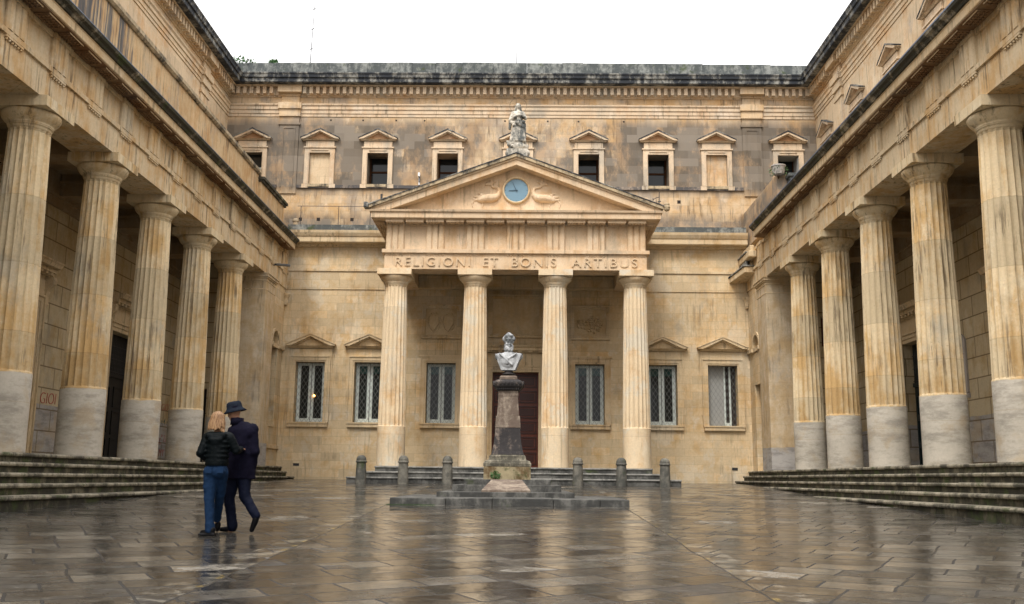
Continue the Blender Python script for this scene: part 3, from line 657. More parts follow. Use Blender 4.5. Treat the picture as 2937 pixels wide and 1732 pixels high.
    if L:
        pth = [(-9.85, Y0), (-9.76, 33.9)]
        ob('parapet', MB().box(-10.15, -9.85+.06, Y0, 33.9, 9.22, 10.86), M['parapet'])
        ob('parapet_coping', MB().sweep([(-.34, 10.863), (.05, 10.863), (.10, 10.92), (.10, 11.02), (.02, 11.07), (-.34, 11.05)], [(-9.79, Y0), (-9.79, 33.9)]), M['rake'])
        ob('parapet_pier', MB().box(-10.3, -9.70, 33.905, 37.3, 9.24, 10.62), M['parapet'])
        ob('parapet_pier_coping', MB().box(-10.36, -9.62, 33.86, 37.38, 10.622, 10.70).box(-10.40, -9.56, 33.82, 37.42, 10.702, 10.80), M['cyma'])
        pc = MB().lathe([(.10, 9.2), (.10, 10.2), (.14, 10.22), (.14, 10.3), (.06, 10.34)], 14, (-9.35, 37.95))
        ob('stub_post', pc, M['trim'])
    else:
        # broken weathered blocks where the cornice stops, and the stained wall end of the terrace
        ob('broken_block', MB().box(8.50, 8.80, 35.9, 37.70, 8.42, 8.66).box(8.62, 8.8, 36.2, 37.69, 8.67, 8.95), M['trim'], bevel=.03)
        ob('broken_block_top', MB().box(8.46, 8.70, 36.3, 37.69, 8.662, 8.72).box(8.53, 8.62, 36.6, 37.68, 8.10, 8.42), M['black_cornice'], bevel=.02)
        ob('broken_slab', MB().add([(8.42, 36.35, 7.90), (8.8, 36.35, 7.90), (8.8, 37.69, 7.72), (8.10, 37.69, 7.72), (8.42, 36.35, 8.13), (8.8, 36.35, 8.13), (8.8, 37.69, 8.0), (8.10, 37.69, 7.92)], [(0, 3, 2, 1), (4, 5, 6, 7), (0, 1, 5, 4), (1, 2, 6, 5), (2, 3, 7, 6), (3, 0, 4, 7)]), M['trim'], bevel=.02)
        ob('broken_slab_top', MB().add([(8.38, 36.3, 8.135), (8.8, 36.3, 8.135), (8.8, 37.69, 8.005), (8.06, 37.69, 7.925), (8.38, 36.3, 8.19), (8.8, 36.3, 8.19), (8.8, 37.69, 8.06), (8.06, 37.69, 7.98)], [(0, 3, 2, 1), (4, 5, 6, 7), (0, 1, 5, 4), (1, 2, 6, 5), (2, 3, 7, 6), (3, 0, 4, 7)]), M['black_cornice'], bevel=.015)
        ob('terrace_wall', MB().box(8.9, 9.25, 33.0, 38.69, 9.22, 10.75), M['upper'])
        ob('terrace_pier', MB().box(9.26, 10.0, 32.6, 33.1, 9.24, 10.55).box(9.2, 10.1, 32.55, 33.15, 10.55, 10.66), M['attic'])
    # graffiti sprayed on the left back wall
    if L:
        def graf(txt, y, z, h, mat):
            cu = bpy.data.curves.new('t', 'FONT'); cu.body = txt; cu.size = h; cu.extrude = .004; cu.offset = -.012; cu.shear = .1
            to = bpy.data.objects.new('t', cu); C.objects.link(to); me = bpy.data.meshes.new_from_object(to.evaluated_get(bpy.context.evaluated_depsgraph_get())); bpy.data.objects.remove(to)
            me.materials.clear()
            o = link('graffiti', me, mat, wg, Vector((xb+.012, y, z))+off, (R(90), R(random.uniform(-4, 4)), R(90)))
            return o
        graf('GIOI', 25.08, 1.82, .44, M['red']); graf('GIOY', 33.62, 2.22, .36, M['red'])
        graf('e 4 e', 33.66, 1.76, .32, M['green_paint']); graf('g° LA', 33.62, 1.12, .38, M['red']); graf('MY V', 33.66, .66, .36, M['red'])
    return wg

ARCH = [(-.02, 15.0), (.03, 15.0), (.03, 15.12), (.06, 15.13), (.06, 15.28), (.10, 15.30), (.10, 15.42), (.15, 15.48), (.15, 15.53), (-.02, 15.56)]
BED = [(-.02, 15.86), (.05, 15.86), (.05, 15.9), (.12, 15.92), (.12, 16.24), (.34, 16.25), (.36, 16.30), (-.02, 16.30)]
CORN = [(-.02, 16.303), (.60, 16.303), (.62, 16.33), (.62, 16.48), (.68, 16.50), (.70, 16.60), (.74, 16.66), (.74, 16.70), (-.3, 16.78), (-.3, 16.303)]
PIL = [(0, 11.62, 14.62, .06), (.06, 14.62, 14.70, .10), (.0, 14.70, 14.98, .07), (.05, 14.985, 15.30, .14), (.09, 15.302, 15.57, .21), (-.02, 15.572, 15.88, .10), (.02, 15.882, 15.98, .16), (.10, 15.982, 16.296, .36)]
def dentils(mb, at, a, b, axis, inn, skip=()):
    q = a
    while q < b:
        if not any(s0 < q+.07 < s1 for s0, s1 in skip):
            if axis == 'x': mb.box(*sorted((at-inn*.115, at-inn*.31)), q, q+.14, 15.935, 16.235)
            else: mb.box(q, q+.14, at-.31, at-.115, 15.935, 16.235)
        q += .282
    return mb

left = wing('left'); right = wing('right')

# ------------------------------------------------------------------ rear building
rb = thing('palace', 'tall ochre rear building with black stained cornice and rows of pedimented windows', 'building', (XC, YF, 0))
ro = -Vector(rb.location)
def rob(name, mb, mat, parent=rb, **k): return obj(name, mb, mat, parent, loc=ro if parent is rb else (0, 0, 0), **k)
LW = [-8.42, -6.10, -3.27, 2.565, 5.40, 7.75]                     # lower window centres
WZ0, WZ1, WH = 2.11, 4.465, .575
DX0, DX1, DZ1 = -1.25, .56, 4.13
holes = [(c-WH, c+WH, WZ0, WZ1, .42) for c in LW]+[(DX0, DX1, .38, DZ1, .45)]
rob('wall', MB().wall(-9.75, 9.0, -.6, 9.2, YF, holes, .42, 'y'), M['facade'], fix=False)
# plain belts of the wall: a taenia line, a band and the cornice
for a, b in ((-9.54, -4.985), (4.29, 8.80)):
    rob('string_course', MB().box(a, b, YF-.035, YF+.01, 7.37, 8.10).box(a, b, YF-.08, YF+.01, 8.105, 8.20), M['facade'])
    prof = [(0, 9.10), (.10, 9.12), (.14, 9.20), (.40, 9.21), (.42, 9.24), (.42, 9.42), (.46, 9.46), (.52, 9.58), (.54, 9.68), (0, 9.72)]
    rob('cornice', MB().sweep(prof, [(a, YF), (b, YF)]), M['trim'])
    rob('terrace_kerb', MB().box(a, b, YF-.25, YF+.3, 9.725, 9.97), M['attic'])
rob('terrace', MB().box(-9.7, 9.0, YF+.31, YU+.2, 9.2, 9.74), M['attic'])
UW = [(-11.52, 'glazed'), (-8.66, 'blind'), (-6.22, 'open'), (-3.29, 'open'), (-.335, 'open'), (2.62, 'open'), (5.52, 'open'), (7.95, 'blind'), (10.93, 'pale')]
UH, UZ0, UZ1 = .435, 12.03, 13.40
uh = [(c-UH, c+UH, UZ0, UZ1, .10 if k == 'blind' else .75) for c, k in UW]
put = [(-8.6+i*1.0, 0) for i in range(0)]
rob('upper_wall', MB().wall(XUL-.02, XUR+.02, 9.5, 16.3, YU, uh, .7, 'y'), M['upper'], fix=False)
upath = [(XUL, YU), (XUR, YU)]; kw = dict(pre=(XUL, 0), post=(XUR, 0))
rob('upper_architrave', MB().sweep(ARCH, upath, **kw), M['upper_clean'])
rob('dentil_course', dentils(MB().sweep(BED, upath, **kw), YU, XUL+.38, XUR-.38, 'y', 0, skip=[(-10.55, -9.45), (8.92, 10.0)]), M['upper_clean'])
rob('upper_cornice', MB().sweep(CORN, upath, **kw), M['black_cornice'])
at = MB(); x = XUL-.2; rr = random.Random(3)
while x < XUR+.2:
    wd = rr.uniform(.7, 1.6); t = 17.36+rr.uniform(-.012, .012)+.07*(1-((x+.3)/12.5)**2)
    at.box(x, min(x+wd-.006, XUR+.3), YU-.12+rr.uniform(-.006, .006), YU+.5, 16.5, t); x += wd
rob('attic_parapet', at, M['attic'], bevel=.012)
for xc in (-10.0, 9.46):
    pil = MB()
    for (e, z0, z1, p) in PIL: pil.box(xc-.40-e, xc+.40+e, YU-p, YU+.01, z0, z1)
    for (a, b, z0, z1) in ((-.26, -.22, 11.9, 14.5), (.22, .26, 11.9, 14.5), (-.218, .218, 14.46, 14.5)): pil.box(xc+a, xc+b, YU-.085, YU-.055, z0, z1)
    rob('upper_pilaster', pil, M['upper'])
sb = MB()
for a, b in ((XUL, -10.42), (-9.58, 9.04), (9.88, XUR)): sb.box(a+.002, b-.002, YU-.07, YU+.01, 11.86, 11.99)
rob('sill_band', sb, M['sillband'])
# windows -----------------------------------------------------------
def upper_frame_meshes():
    f = MB()
    for s_ in (-1, 1): f.box(*sorted((s_*UH, s_*(UH+.20))), -.07, .01, UZ0-.02, UZ1+.20)
    for s_ in (-1, 1): f.box(*sorted((s_*(UH+.03), s_*(UH+.19))), -.10, -.069, UZ0, UZ1+.02)
    f.box(-UH-.0, UH+.0, -.07, .01, UZ1, UZ1+.20); f.box(-.36, .36, -.10, -.069, UZ1+.09, UZ1+.14)
    f.box(-UH-.24, UH+.24, -.115, .01, UZ1+.202, UZ1+.255)
    f.box(-UH-.16, UH+.16, -.06, .01, UZ1+.257, UZ1+.50)
    for s_ in (-1, 1): f.prismz([(s_*.44, -.09), (s_*.70, -.09), (s_*.62, .01), (s_*.44, .01)], UZ0-.17, UZ0+.0); 
    p = MB(); zb = 13.93; hw = .80; ap = .40
    p.sweep([(0, zb), (.10, zb), (.13, zb+.03), (.17, zb+.05), (0, zb+.055)], [(-hw+.06, 0), (hw-.06, 0)])
    th = .075
    for s_ in (-1, 1):
        p.prism([(s_*hw, zb+.04), (s_*hw, zb+.075), (0, zb+.06+ap), (0, zb+.06+ap-th), (s_*(hw-.17), zb+.057)], -.20, .01)
        p.prism([(s_*(hw-.17), zb+.058), (0, zb+.06+ap-th-.002), (0, zb+.06+ap-th-.03), (s_*(hw-.25), zb+.058)], -.12, .01)
    q = MB().prism([(-hw+.2, zb+.056), (hw-.2, zb+.056), (0, zb+ap-.02)], -.02, .01)
    c = MB()
    for s_ in (-1, 1): c.prism([(s_*(hw+.02), zb+.078), (s_*(hw+.02), zb+.11), (0, zb+.06+ap+.055), (0, zb+.06+ap+.003)], -.22, .01)
    s = MB().box(-UH-.02, UH+.02, -.10, .012, UZ0-.12, UZ0-.003)
    return f.mesh('window'), p.mesh('pediment'), c.mesh('drip'), s.mesh('sill'), q.mesh('tympanum')
UFM = upper_frame_meshes()
WOODF = MB()
for (a, b, z0, z1) in ((-UH, -UH+.07, UZ0, UZ1), (UH-.07, UH, UZ0, UZ1), (-UH+.07, UH-.07, UZ0, UZ0+.12), (-UH+.07, UH-.07, UZ0+.72, UZ0+.80)): WOODF.box(a, b, 0, .05, z0, z1)
WOODF = WOODF.mesh('sash'); PANE_U = MB().box(-UH, UH, .03, .04, UZ0, UZ1).mesh('pane')
BLIND = MB().box(-UH, UH, .095, .12, UZ0, UZ1).mesh('blind_panel')
def upper_window(parent, x, y, rot, kind, base, trim):
    p = Vector((x, y, 0))-Vector(base)
    wd = link('window', UFM[0], trim, parent, p, (0, 0, rot))
    if kind == 'blind': wd['label'] = 'blind upper window walled up with smooth pink stone'
    link('pediment', UFM[1], trim, wd); link('drip_edge', UFM[2], M['black_cornice'], wd); link('sill', UFM[3], M['rake'], wd); link('tympanum', UFM[4], M['tymp'], wd)
    if kind == 'blind': link('blind_panel', BLIND, M['side_upper'], wd)
    else:
        dpt = .70
        link('sash', WOODF if kind != 'glazed' else WOODF.copy(), M['window_wood'] if kind != 'glazed' else M['sash'], wd, (0, dpt-(.45 if kind == 'glazed' else 0), 0))
        link('pane', PANE_U, M['glass'], wd, (0, dpt-(.45 if kind == 'glazed' else 0), 0))
        if kind == 'pale':
            link('plaster_reveal', MB().box(UH-.02, UH-.004, .02, .69, UZ0, UZ1).box(-UH+.004, UH-.02, .02, .69, UZ1-.02, UZ1-.004).mesh('r'), M['reveal'], wd)
    return wd
for c, k in UW: upper_window(rb, c, YU, 0, k, rb.location, M['upper_clean'])
for yy in (23.5, 26.9, 30.3, 33.7, 37.25): upper_window(right, XUR, yy, R(-90), 'open', right.location, M['side_upper'])

def lower_frame_meshes(portico):
    f = MB(); H = WH
    for (a, b, p) in ((0, .06, .03), (.06, .19, .055), (.19, .235, .085)):
        for s_ in (-1, 1): f.box(*sorted((s_*(H+a), s_*(H+b))), -p, .01, WZ0, WZ1+b-.0)
        f.box(-H-a, H+a, -p, .01, WZ1+a, WZ1+b)
    f.box(-H-.20, H+.20, -.12, .01, WZ0-.19, WZ0-.002); f.box(-H-.22, H+.22, -.15, .01, WZ0-.06, WZ0-.004)
    p = MB()
    if not portico:
        for s_ in (-1, 1): f.box(*sorted((s_*(H+.24), s_*(H+.30))), -.03, .01, WZ0+.4, 5.0)
        f.box(-H-.24, H+.24, -.04, .01, WZ1+.24, 4.98)
        zb = 5.0; hw = .97; ap = .40
        p.sweep([(0, zb), (.10, zb), (.16, zb+.05), (.22, zb+.08), (0, zb+.08)], [(-hw+.10, 0), (hw-.10, 0)])
        for s_ in (-1, 1):
            p.prism([(s_*hw, zb+.083), (s_*hw, zb+.115), (0, zb+.083+ap+.05), (0, zb+.083+ap-.03), (s_*(hw-.20), zb+.083)], -.24, .01)
            p.prism([(s_*(hw-.20), zb+.084), (0, zb+.083+ap-.032), (0, zb+.083+ap-.075), (s_*(hw-.30), zb+.084)], -.13, .01)
            p.prism([(s_*(hw+.02), zb+.118), (s_*(hw+.02), zb+.15), (0, zb+.083+ap+.088), (0, zb+.083+ap+.052)], -.265, .01)
        p.prism([(-hw+.28, zb+.083), (hw-.28, zb+.083), (0, zb+.083+ap-.06)], -.02, .01)
    else: p.box(-H-.28, H+.28, -.10, .01, WZ1+.237, WZ1+.30); 
    return f.mesh('window'), p.mesh('pediment')
LFM = lower_frame_meshes(False); LFP = lower_frame_meshes(True)
gr = MB(); sp = .175; r_ = .0062; H = WZ1-WZ0; W = 2*WH; k = -int(H/sp/1.5)-2
slope = 1.55                                                       # tall diamonds
t = -H/slope-W
while t < W+H/slope:
    for sg in (1, -1):
        pts = []
        x_a, z_a = t, 0.; x_b, z_b = t+H/slope, H
        if x_a < 0: z_a += (0-x_a)*slope; x_a = 0
        if x_b > W: z_b -= (x_b-W)*slope; x_b = W
        if z_b > z_a+.02 and x_b > x_a:
            fx = lambda x: (-WH+x) if sg > 0 else (WH-x)
            gr.tube([(fx(x_a), 0, WZ0+z_a), (fx(x_b), 0, WZ0+z_b)], r_, 4)
    t += sp
GRILLE = gr.mesh('grille')
sa = MB(); e = .10
for s_ in (-1, 1):
    a, b = (.012, WH-.02)
    for (p, q, z0, z1) in ((a, a+e, WZ0+.02, WZ1-.02), (b-e-.03, b, WZ0+.02, WZ1-.02), (a+e, b-e-.03, WZ0+.02, WZ0+.16), (a+e, b-e-.03, WZ1-.12, WZ1-.02)): sa.box(*sorted((s_*p, s_*q)), 0, .05, z0, z1)
SASH = sa.mesh('sash')
PANE = MB().box(-WH+.1, WH-.1, .02, .03, WZ0+.1, WZ1-.1).mesh('pane')
TRANS = [MB().box(-WH+.1, -.1, .005, .018, WZ1-.42, WZ1-.12).mesh('transom_pane'), MB().box(.1, WH-.1, .005, .018, WZ1-.42, WZ1-.12).mesh('transom_pane')]
for i, c in enumerate(LW):
    inp = i in (2, 3); kit = LFP if inp else LFM
    wd = link('window', kit[0], M['facade'] if not inp else M['trim'], rb, Vector((c, YF, 0))+ro)
    link('pediment' if not inp else 'head_moulding', kit[1], M['trim'], wd)
    link('grille', GRILLE, M['iron_pale'], wd, (0, .12, 0))
    if i < 5:
        link('sash', SASH, M['sash'], wd, (0, .34, 0)); link('pane', PANE, M['glass'], wd, (0, .34, 0))
        if i > 0:
            for tm in TRANS: link('transom_pane', tm, M['teal'], wd, (0, .34, 0))
    else:                                                          # last window: one leaf stands open over a pale blind
        wd['label'] = 'grilled window with a pale inner shutter behind half of it'
        link('shutter', MB().box(-WH, .08, .36, .39, WZ0, WZ1).mesh('s'), M['reveal'], wd)
        link('sash', MB().box(.09, .16, .34, .39, WZ0+.02, WZ1-.02).box(.30, .37, .34, .39, WZ0+.02, WZ1-.02).box(.16, .30, .34, .39, WZ0+.02, WZ0+.14).mesh('s'), M['sash'], wd)
        link('pane', MB().box(.08, WH, .40, .41, WZ0, WZ1).mesh('p'), M['interior'], wd)
    if i == 0:
        lp = tag(obj('lamp', MB().sphere((0, 0, 0), .045), M['bulb'], smooth=True, loc=(c+.14, YF+.30, 3.15)), 'small glowing orange lamp behind the grille of the leftmost lower window', 'lamp')
# portico door
dm = MB().box(DX0, DX1, .33, .38, .38, DZ1)
dm = MB(); 
door = link('door', MB().box(DX0, DX1, YF+.36, YF+.42, .38, DZ1).mesh('door'), M['wood'], rb, ro, label='red brown panelled wooden door')
mid = (DX0+DX1)/2
for s_ in (-1, 1):
    x0, x1 = sorted((mid+s_*.07, mid+s_*(.905-.07)))
    for r in range(6):
        z0 = .55+r*.60; pm = MB()
        for (a, b, p, q) in ((x0, x1, z0, z0+.05), (x0, x1, z0+.43, z0+.48), (x0, x0+.05, z0+.052, z0+.428), (x1-.05, x1, z0+.052, z0+.428)): pm.box(a, b, YF+.325, YF+.365, p, q)
        pm.box(x0+.10, x1-.10, YF+.335, YF+.365, z0+.10, z0+.38)
        obj('panel', pm, M['wood_edge'], door)
obj('door_leaf_joint', MB().box(mid-.02, mid+.02, YF+.33, YF+.365, .40, DZ1-.02), M['wood_edge'], door)
f = MB()
for (a, b, p) in ((0, .09, .04), (.09, .20, .07), (.20, .25, .11)):
    f.box(DX0-b, DX0-a, YF-p, YF+.01, .38, DZ1+b); f.box(DX1+a, DX1+b, YF-p, YF+.01, .38, DZ1+b); f.box(DX0-a, DX1+a, YF-p, YF+.01, DZ1+a, DZ1+b)
f.box(DX0-.18, DX1+.18, YF-.05, YF+.01, DZ1+.253, 4.86)
rob('door_frame', f, M['trim'])
f = MB(); zc = 5.0
f.sweep([(0, zc-.12), (.10, zc-.12), (.12, zc-.05), (.30, zc-.05), (.30, zc+.05), (.38, zc+.08), (.42, zc+.14), (0, zc+.17)], [(DX0-.32, YF), (DX1+.32, YF)])
q = DX0-.2
while q < DX1+.2: f.box(q, q+.16, YF-.26, YF-.11, zc-.118, zc-.052); q += .40
rob('door_cornice', f, M['trim'])
# relief panels over windows and door
def relief(x0, x1, z0, z1, kind):
    f = MB(); e = .15
    for (a, b, p) in ((0, .05, .12), (.05, e-.03, .07), (e-.03, e, .10)):
        f.box(x0+a, x0+b, YF-p, YF+.01, z0+a, z1-a); f.box(x1-b, x1-a, YF-p, YF+.01, z0+a, z1-a)
        f.box(x0+b, x1-b, YF-p, YF+.01, z0+a, z0+b); f.box(x0+b, x1-b, YF-p, YF+.01, z1-b, z1-a)
    pn = rob('relief_panel', f, M['facade'])
    rob('relief_field', MB().box(x0+e, x1-e, YF-.012, YF+.01, z0+e, z1-e), M['tympcarve'])
    rd = random.Random(hash(kind) % 1000 if False else len(kind)); mx_ = (x0+x1)/2; mz = (z0+z1)/2; m = MB(); p = YF-ro.y*0
    if kind == 'shields':
        for s_ in (-1, 1):
            cx = mx_+s_*.29; m.prism([(cx-.17, mz+.20), (cx+.17, mz+.20), (cx+.18, mz-.10), (cx, mz-.36), (cx-.18, mz-.10)], YF-.09, YF+.01)
            m.tube([(cx-.2, YF-.02, mz+.24), (cx-.26, YF-.02, mz), (cx-.16, YF-.02, mz-.3), (cx, YF-.02, mz-.42)], .022, 6)
            m.tube([(cx+.2, YF-.02, mz+.24), (cx+.26, YF-.02, mz), (cx+.16, YF-.02, mz-.3), (cx, YF-.02, mz-.42)], .022, 6)
            for k in range(5): m.sphere((cx-.12+k*.06, YF-.02, mz+.30+.03*(k % 2)), (.035, .03, .05), 8, 6)
            m.tube([(cx-.1, YF-.05, mz+.1), (cx+.1, YF-.05, mz+.02)], .012, 5); m.tube([(cx-.1, YF-.05, mz-.05), (cx+.1, YF-.05, mz-.1)], .012, 5)
    elif kind == 'foliage':
        for k in range(70):
            a = rd.uniform(0, 6.28); r = rd.uniform(0, 1)**.5; m.sphere((mx_+r*.50*math.cos(a), YF-.015, mz-.06+r*.36*math.sin(a)), (rd.uniform(.03, .08), .10, rd.uniform(.025, .06)), 7, 5, Matrix.Rotation(rd.uniform(0, 3), 3, 'Y'))
        for k in range(5): m.sphere((mx_-.1+k*.05, YF-.02, mz+.36), (.04, .03, .04), 7, 5)
    else:
        m.box(mx_-.02, mx_+.02, YF-.025, YF+.01, mz+.0, mz+.5); m.box(mx_-.15, mx_+.15, YF-.024, YF+.01, mz+.34, mz+.38)
    obj('carving', m, M['tympcarve'], pn, smooth=kind == 'foliage')
relief(-4.07, -2.52, 5.42, 6.77, 'shields'); relief(1.80, 3.36, 5.42, 6.77, 'foliage'); relief(-1.42, .73, 5.48, 7.2, 'cross')
vt = MB().box(-8.9, -8.67, YF-.02, YF+.01, .42, .52).box(8.0, 8.22, YF-.02, YF+.01, .42, .52); rob('vent_grate', vt, M['iron'])
hl = MB()
for x in (-8.27, -6.9, -5.5, -4.3, -.9, .9, 2.2, 4.1): hl.box(x-.035, x+.035, YU-.004, YU+.01, 14.82, 14.89)
for (x, z) in ((-9.35, 10.45), (-8.6, 10.45), (-7.2, 10.45), (6.35, 11.3)): hl.box(x-.07, x+.07, YU-.004, YU+.01, z, z+.14)
rob('putlog_hole', hl, M['interior'])
rob('roof', MB().box(XUL+.1, XUR-.1, YU+.8, YU+9, 9, 16.4), M['interior'])
rob('interior_backing', MB().box(-9.6, 8.9, YF+.5, YF+.6, -.5, 9.1), M['interior'])

# ------------------------------------------------------------------ portico
YA = 33.75; YPC = 34.21; XP = -.3517; SP = 2.876
pt = thing('portico', 'four columned temple front portico with carved pediment before the rear wall', 'portico', (XP, YPC, ZS))
po = -Vector(pt.location)
def pob(name, mb, mat, parent=pt, **k): return obj(name, mb, mat, parent, loc=po if parent is pt else (0, 0, 0), **k)
for i in range(4):
    c = column(pt, (i-1.5)*SP, 0, PORT, M['pcolumn']); c.location.z = -ZS
PX0, PX1 = -5.055, 4.35
fp = [(PX0, YF-.003), (PX0, YA), (PX1, YA), (PX1, YF-.003)]
pob('architrave', MB().sweep([(0, ZT), (0, 7.945), (.09, 7.95), (.09, 8.08), (-.06, 8.083), (-.85, 8.083), (-.85, ZT)], fp), M['portico'])
pob('frieze', MB().sweep([(-.06, 8.085), (-.06, 8.98), (-.005, 8.985), (-.005, 9.10), (-.85, 9.10), (-.85, 8.085)], fp), M['portico'])
pob('cornice', MB().sweep([(-.02, 9.103), (.36, 9.12), (.44, 9.13), (.46, 9.15), (.46, 9.33), (.52, 9.36), (.54, 9.43), (-.5, 9.44), (-.5, 9.103)], fp), M['portico'])
pob('ceiling', MB().box(PX0+.8, PX1-.8, YA+.8, YF-.01, 7.9, 8.05), M['trim'])
pob('ceiling_beam', MB().box(PX0+.86, PX1-.86, YF-.45, YF-.012, 7.37, 7.88), M['facade'])
for i in range(7):
    x = -.3517+(i-3)*1.4465; link('triglyph', E_TRI, M['portico'], pt, Vector((x, YA+.02, 0))+po)
for i in range(13): link('mutule', P_MUT, M['portico'], pt, Vector((-.3517+(i-6)*.7233, YA+.01, 0))+po)
for s_, xx in ((-1, PX0), (1, PX1)):
    for k in range(5): link('mutule', P_MUT, M['portico'], pt, Vector((xx, YA+.35+k*.75, 0))+po, (0, 0, R(-90 if s_ < 0 else 90)))
# pediment
YR = 33.24; apx, apz = -.346, 11.54
eL, eR = (-5.60, 9.60), (4.89, 9.60)
def rake(dz0, dz1, y0, ext=0.):
    mb = MB()
    for (ex, ez), s_ in ((eL, -1), (eR, 1)):
        ex2 = ex+s_*ext; sl_ = (apz-ez)/(apx-ex); zz = ez+(ex2-ex)*sl_
        mb.prism([(ex2, zz+dz1), (apx, apz+dz1), (apx, apz+dz0), (ex2, zz+dz0)], y0, YF+.9)
    return mb
pob('raking_cornice', MB().prism([(-5.50, 9.445), (-5.58, 9.50), (apx, 11.40), (apx, 11.13), (-4.86, 9.445)], YR+.03, YR+.95).prism([(4.80, 9.445), (4.88, 9.50), (apx, 11.40), (apx, 11.13), (4.16, 9.445)], YR+.03, YR+.95)
    .prism([(-5.30, 9.52), (-5.54, 9.535), (apx, 11.44), (apx, 11.33)], YR-.01, YR+.9).prism([(4.60, 9.52), (4.84, 9.535), (apx, 11.44), (apx, 11.33)], YR-.01, YR+.9), M['portico'])
pob('raking_crown', rake(-.13, -.015, YR-.08), M['rake'])
pob('roof', rake(-.014, .022, YR-.10, .03), M['black_cornice'])
pob('tympanum', MB().prism([(-5.2, 9.442), (4.5, 9.442), (apx, 11.35)], YA-.03, YF), M['portico'])
ac = MB().lathe([(.05, 9.42), (.10, 9.46), (.12, 9.56), (.09, 9.62), (.10, 9.68), (.04, 9.72)], 12, (5.02, YR-.02)); pob('corner_finial', ac, M['rake'])
ac = MB().box(-5.78, -5.62, YR-.1, YR+.25, 9.48, 9.68); pob('corner_finial', ac, M['black_cornice'], bevel=.02)
# clock
cx, cz, cyk = -.345, 10.29, YA-.03
ring = MB(); N = 40; pr = [(.425, .0), (.43, .07), (.455, .10), (.485, .10), (.505, .07), (.515, .0)]
vs = [(cx+r*math.cos(2*math.pi*k/N), cyk-h, cz+r*math.sin(2*math.pi*k/N)) for r, h in pr for k in range(N)]
ring.add(vs, [(i*N+k, i*N+(k+1) % N, (i+1)*N+(k+1) % N, (i+1)*N+k) for i in range(5) for k in range(N)])
ck = pob('clock', ring, M['trim'], smooth=True, label='round pale blue clock in a stone ring')
obj('clock_face', MB().prism([(cx+.43*math.cos(2*math.pi*k/N), cz+.43*math.sin(2*math.pi*k/N)) for k in range(N)], cyk-.035, cyk-.005), M['clock'], ck)
def hand(a, l, wd, back=.06):
    d_ = Vector((math.sin(a), 0, math.cos(a))); n_ = Vector((math.cos(a), 0, -math.sin(a))); c0 = Vector((cx, cyk-.05, cz)); th = Vector((0, .008, 0))
    pts = [c0-d_*back+n_*wd, c0-d_*back-n_*wd, c0+d_*l-n_*wd*.35, c0+d_*l+n_*wd*.35]
    return MB().add([p-th for p in pts]+[p+th for p in pts], [(0, 1, 2, 3), (7, 6, 5, 4), (0, 4, 5, 1), (1, 5, 6, 2), (2, 6, 7, 3), (3, 7, 4, 0)])
obj('hour_hand', hand(R(-93), .27, .018), M['clock_hand'], ck); obj('minute_hand', hand(R(-24), .34, .013), M['clock_hand'], ck)
tk = MB()
for k in range(12):
    a = k*math.pi/6; tk.tube([(cx+.37*math.sin(a), cyk-.038, cz+.37*math.cos(a)), (cx+.41*math.sin(a), cyk-.038, cz+.41*math.cos(a))], .006, 4)
obj('hour_marks', tk, M['clock_hand'], ck)
# two dolphins carved in relief
def dolphin(s_):
    P = lambda x, z, d=0: (cx+s_*x, YA-.035-d, cz+z)
    mb = MB(); path = [(1.32, -.36, .11), (1.20, -.33, .15), (1.05, -.30, .175), (.90, -.30, .18), (.76, -.27, .16), (.66, -.19, .125), (.615, -.06, .09), (.64, .06, .065), (.70, .10, .05)]
    for (a, b) in zip(path, path[1:]): mb.cap(P(a[0], a[1]), a[2]*.9, P(b[0], b[1]), b[2]*.9, 10)
    mb.cap(P(.70, .10), .05, P(.86, .12), .045, 8); mb.cap(P(.86, .12), .045, P(.93, .20), .04, 8)
    for (x, z) in ((.78, .34), (.93, .38), (1.05, .28), (1.10, .22)): mb.cap(P(.93, .21), .035, P(x, z), .05, 8)
    mb.cap(P(1.30, -.26), .07, P(1.52, -.24), .04, 8); mb.cap(P(1.30, -.40), .05, P(1.56, -.33), .035, 8)   # jaws
    mb.sphere(P(1.26, -.20, .02), .07, 8, 6); mb.cap(P(1.1, -.16), .03, P(1.38, -.12), .03, 6)
    for (a, b, c_) in (((1.26, -.42), (1.20, -.55), (1.24, -.66)), ((1.50, -.36), (1.60, -.50), (1.56, -.64))):
        mb.cap(P(*a), .03, P(*b), .032, 6); mb.cap(P(*b), .032, P(*c_), .02, 6)
    me = blob(mb, .022, 2)
    for v in me.vertices:
        if v.co.y > YA-.032: v.co.y = YA-.02
        v.co.y = YA-.035+(v.co.y-(YA-.035))*1.15
    return me
for s_ in (-1, 1): link('dolphin_relief', dolphin(s_), M['portico'], pt, po)
# inscription
def word(txt, x0, x1, z0, h):
    cu = bpy.data.curves.new('t', 'FONT'); cu.body = txt; cu.size = 1; cu.extrude = .03; cu.space_character = 1.25
    o = bpy.data.objects.new('t', cu); C.objects.link(o); me = bpy.data.meshes.new_from_object(o.evaluated_get(bpy.context.evaluated_depsgraph_get())); bpy.data.objects.remove(o)
    xs = [v.co.x for v in me.vertices]; ys = [v.co.y for v in me.vertices]; a, b, c, d_ = min(xs), max(xs), min(ys), max(ys)
    for v in me.vertices:
        x, y, z = v.co; v.co = (x0+(x-a)/(b-a)*(x1-x0), YA-.002-(z+.03)*.7, z0+(y-c)/(d_-c)*h)
    me.materials.clear(); return me
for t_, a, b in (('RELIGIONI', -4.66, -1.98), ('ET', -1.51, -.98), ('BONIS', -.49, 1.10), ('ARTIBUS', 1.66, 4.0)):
    link('inscription', word(t_, a, b, 7.475, .325), M['dark_letters'], pt, po)

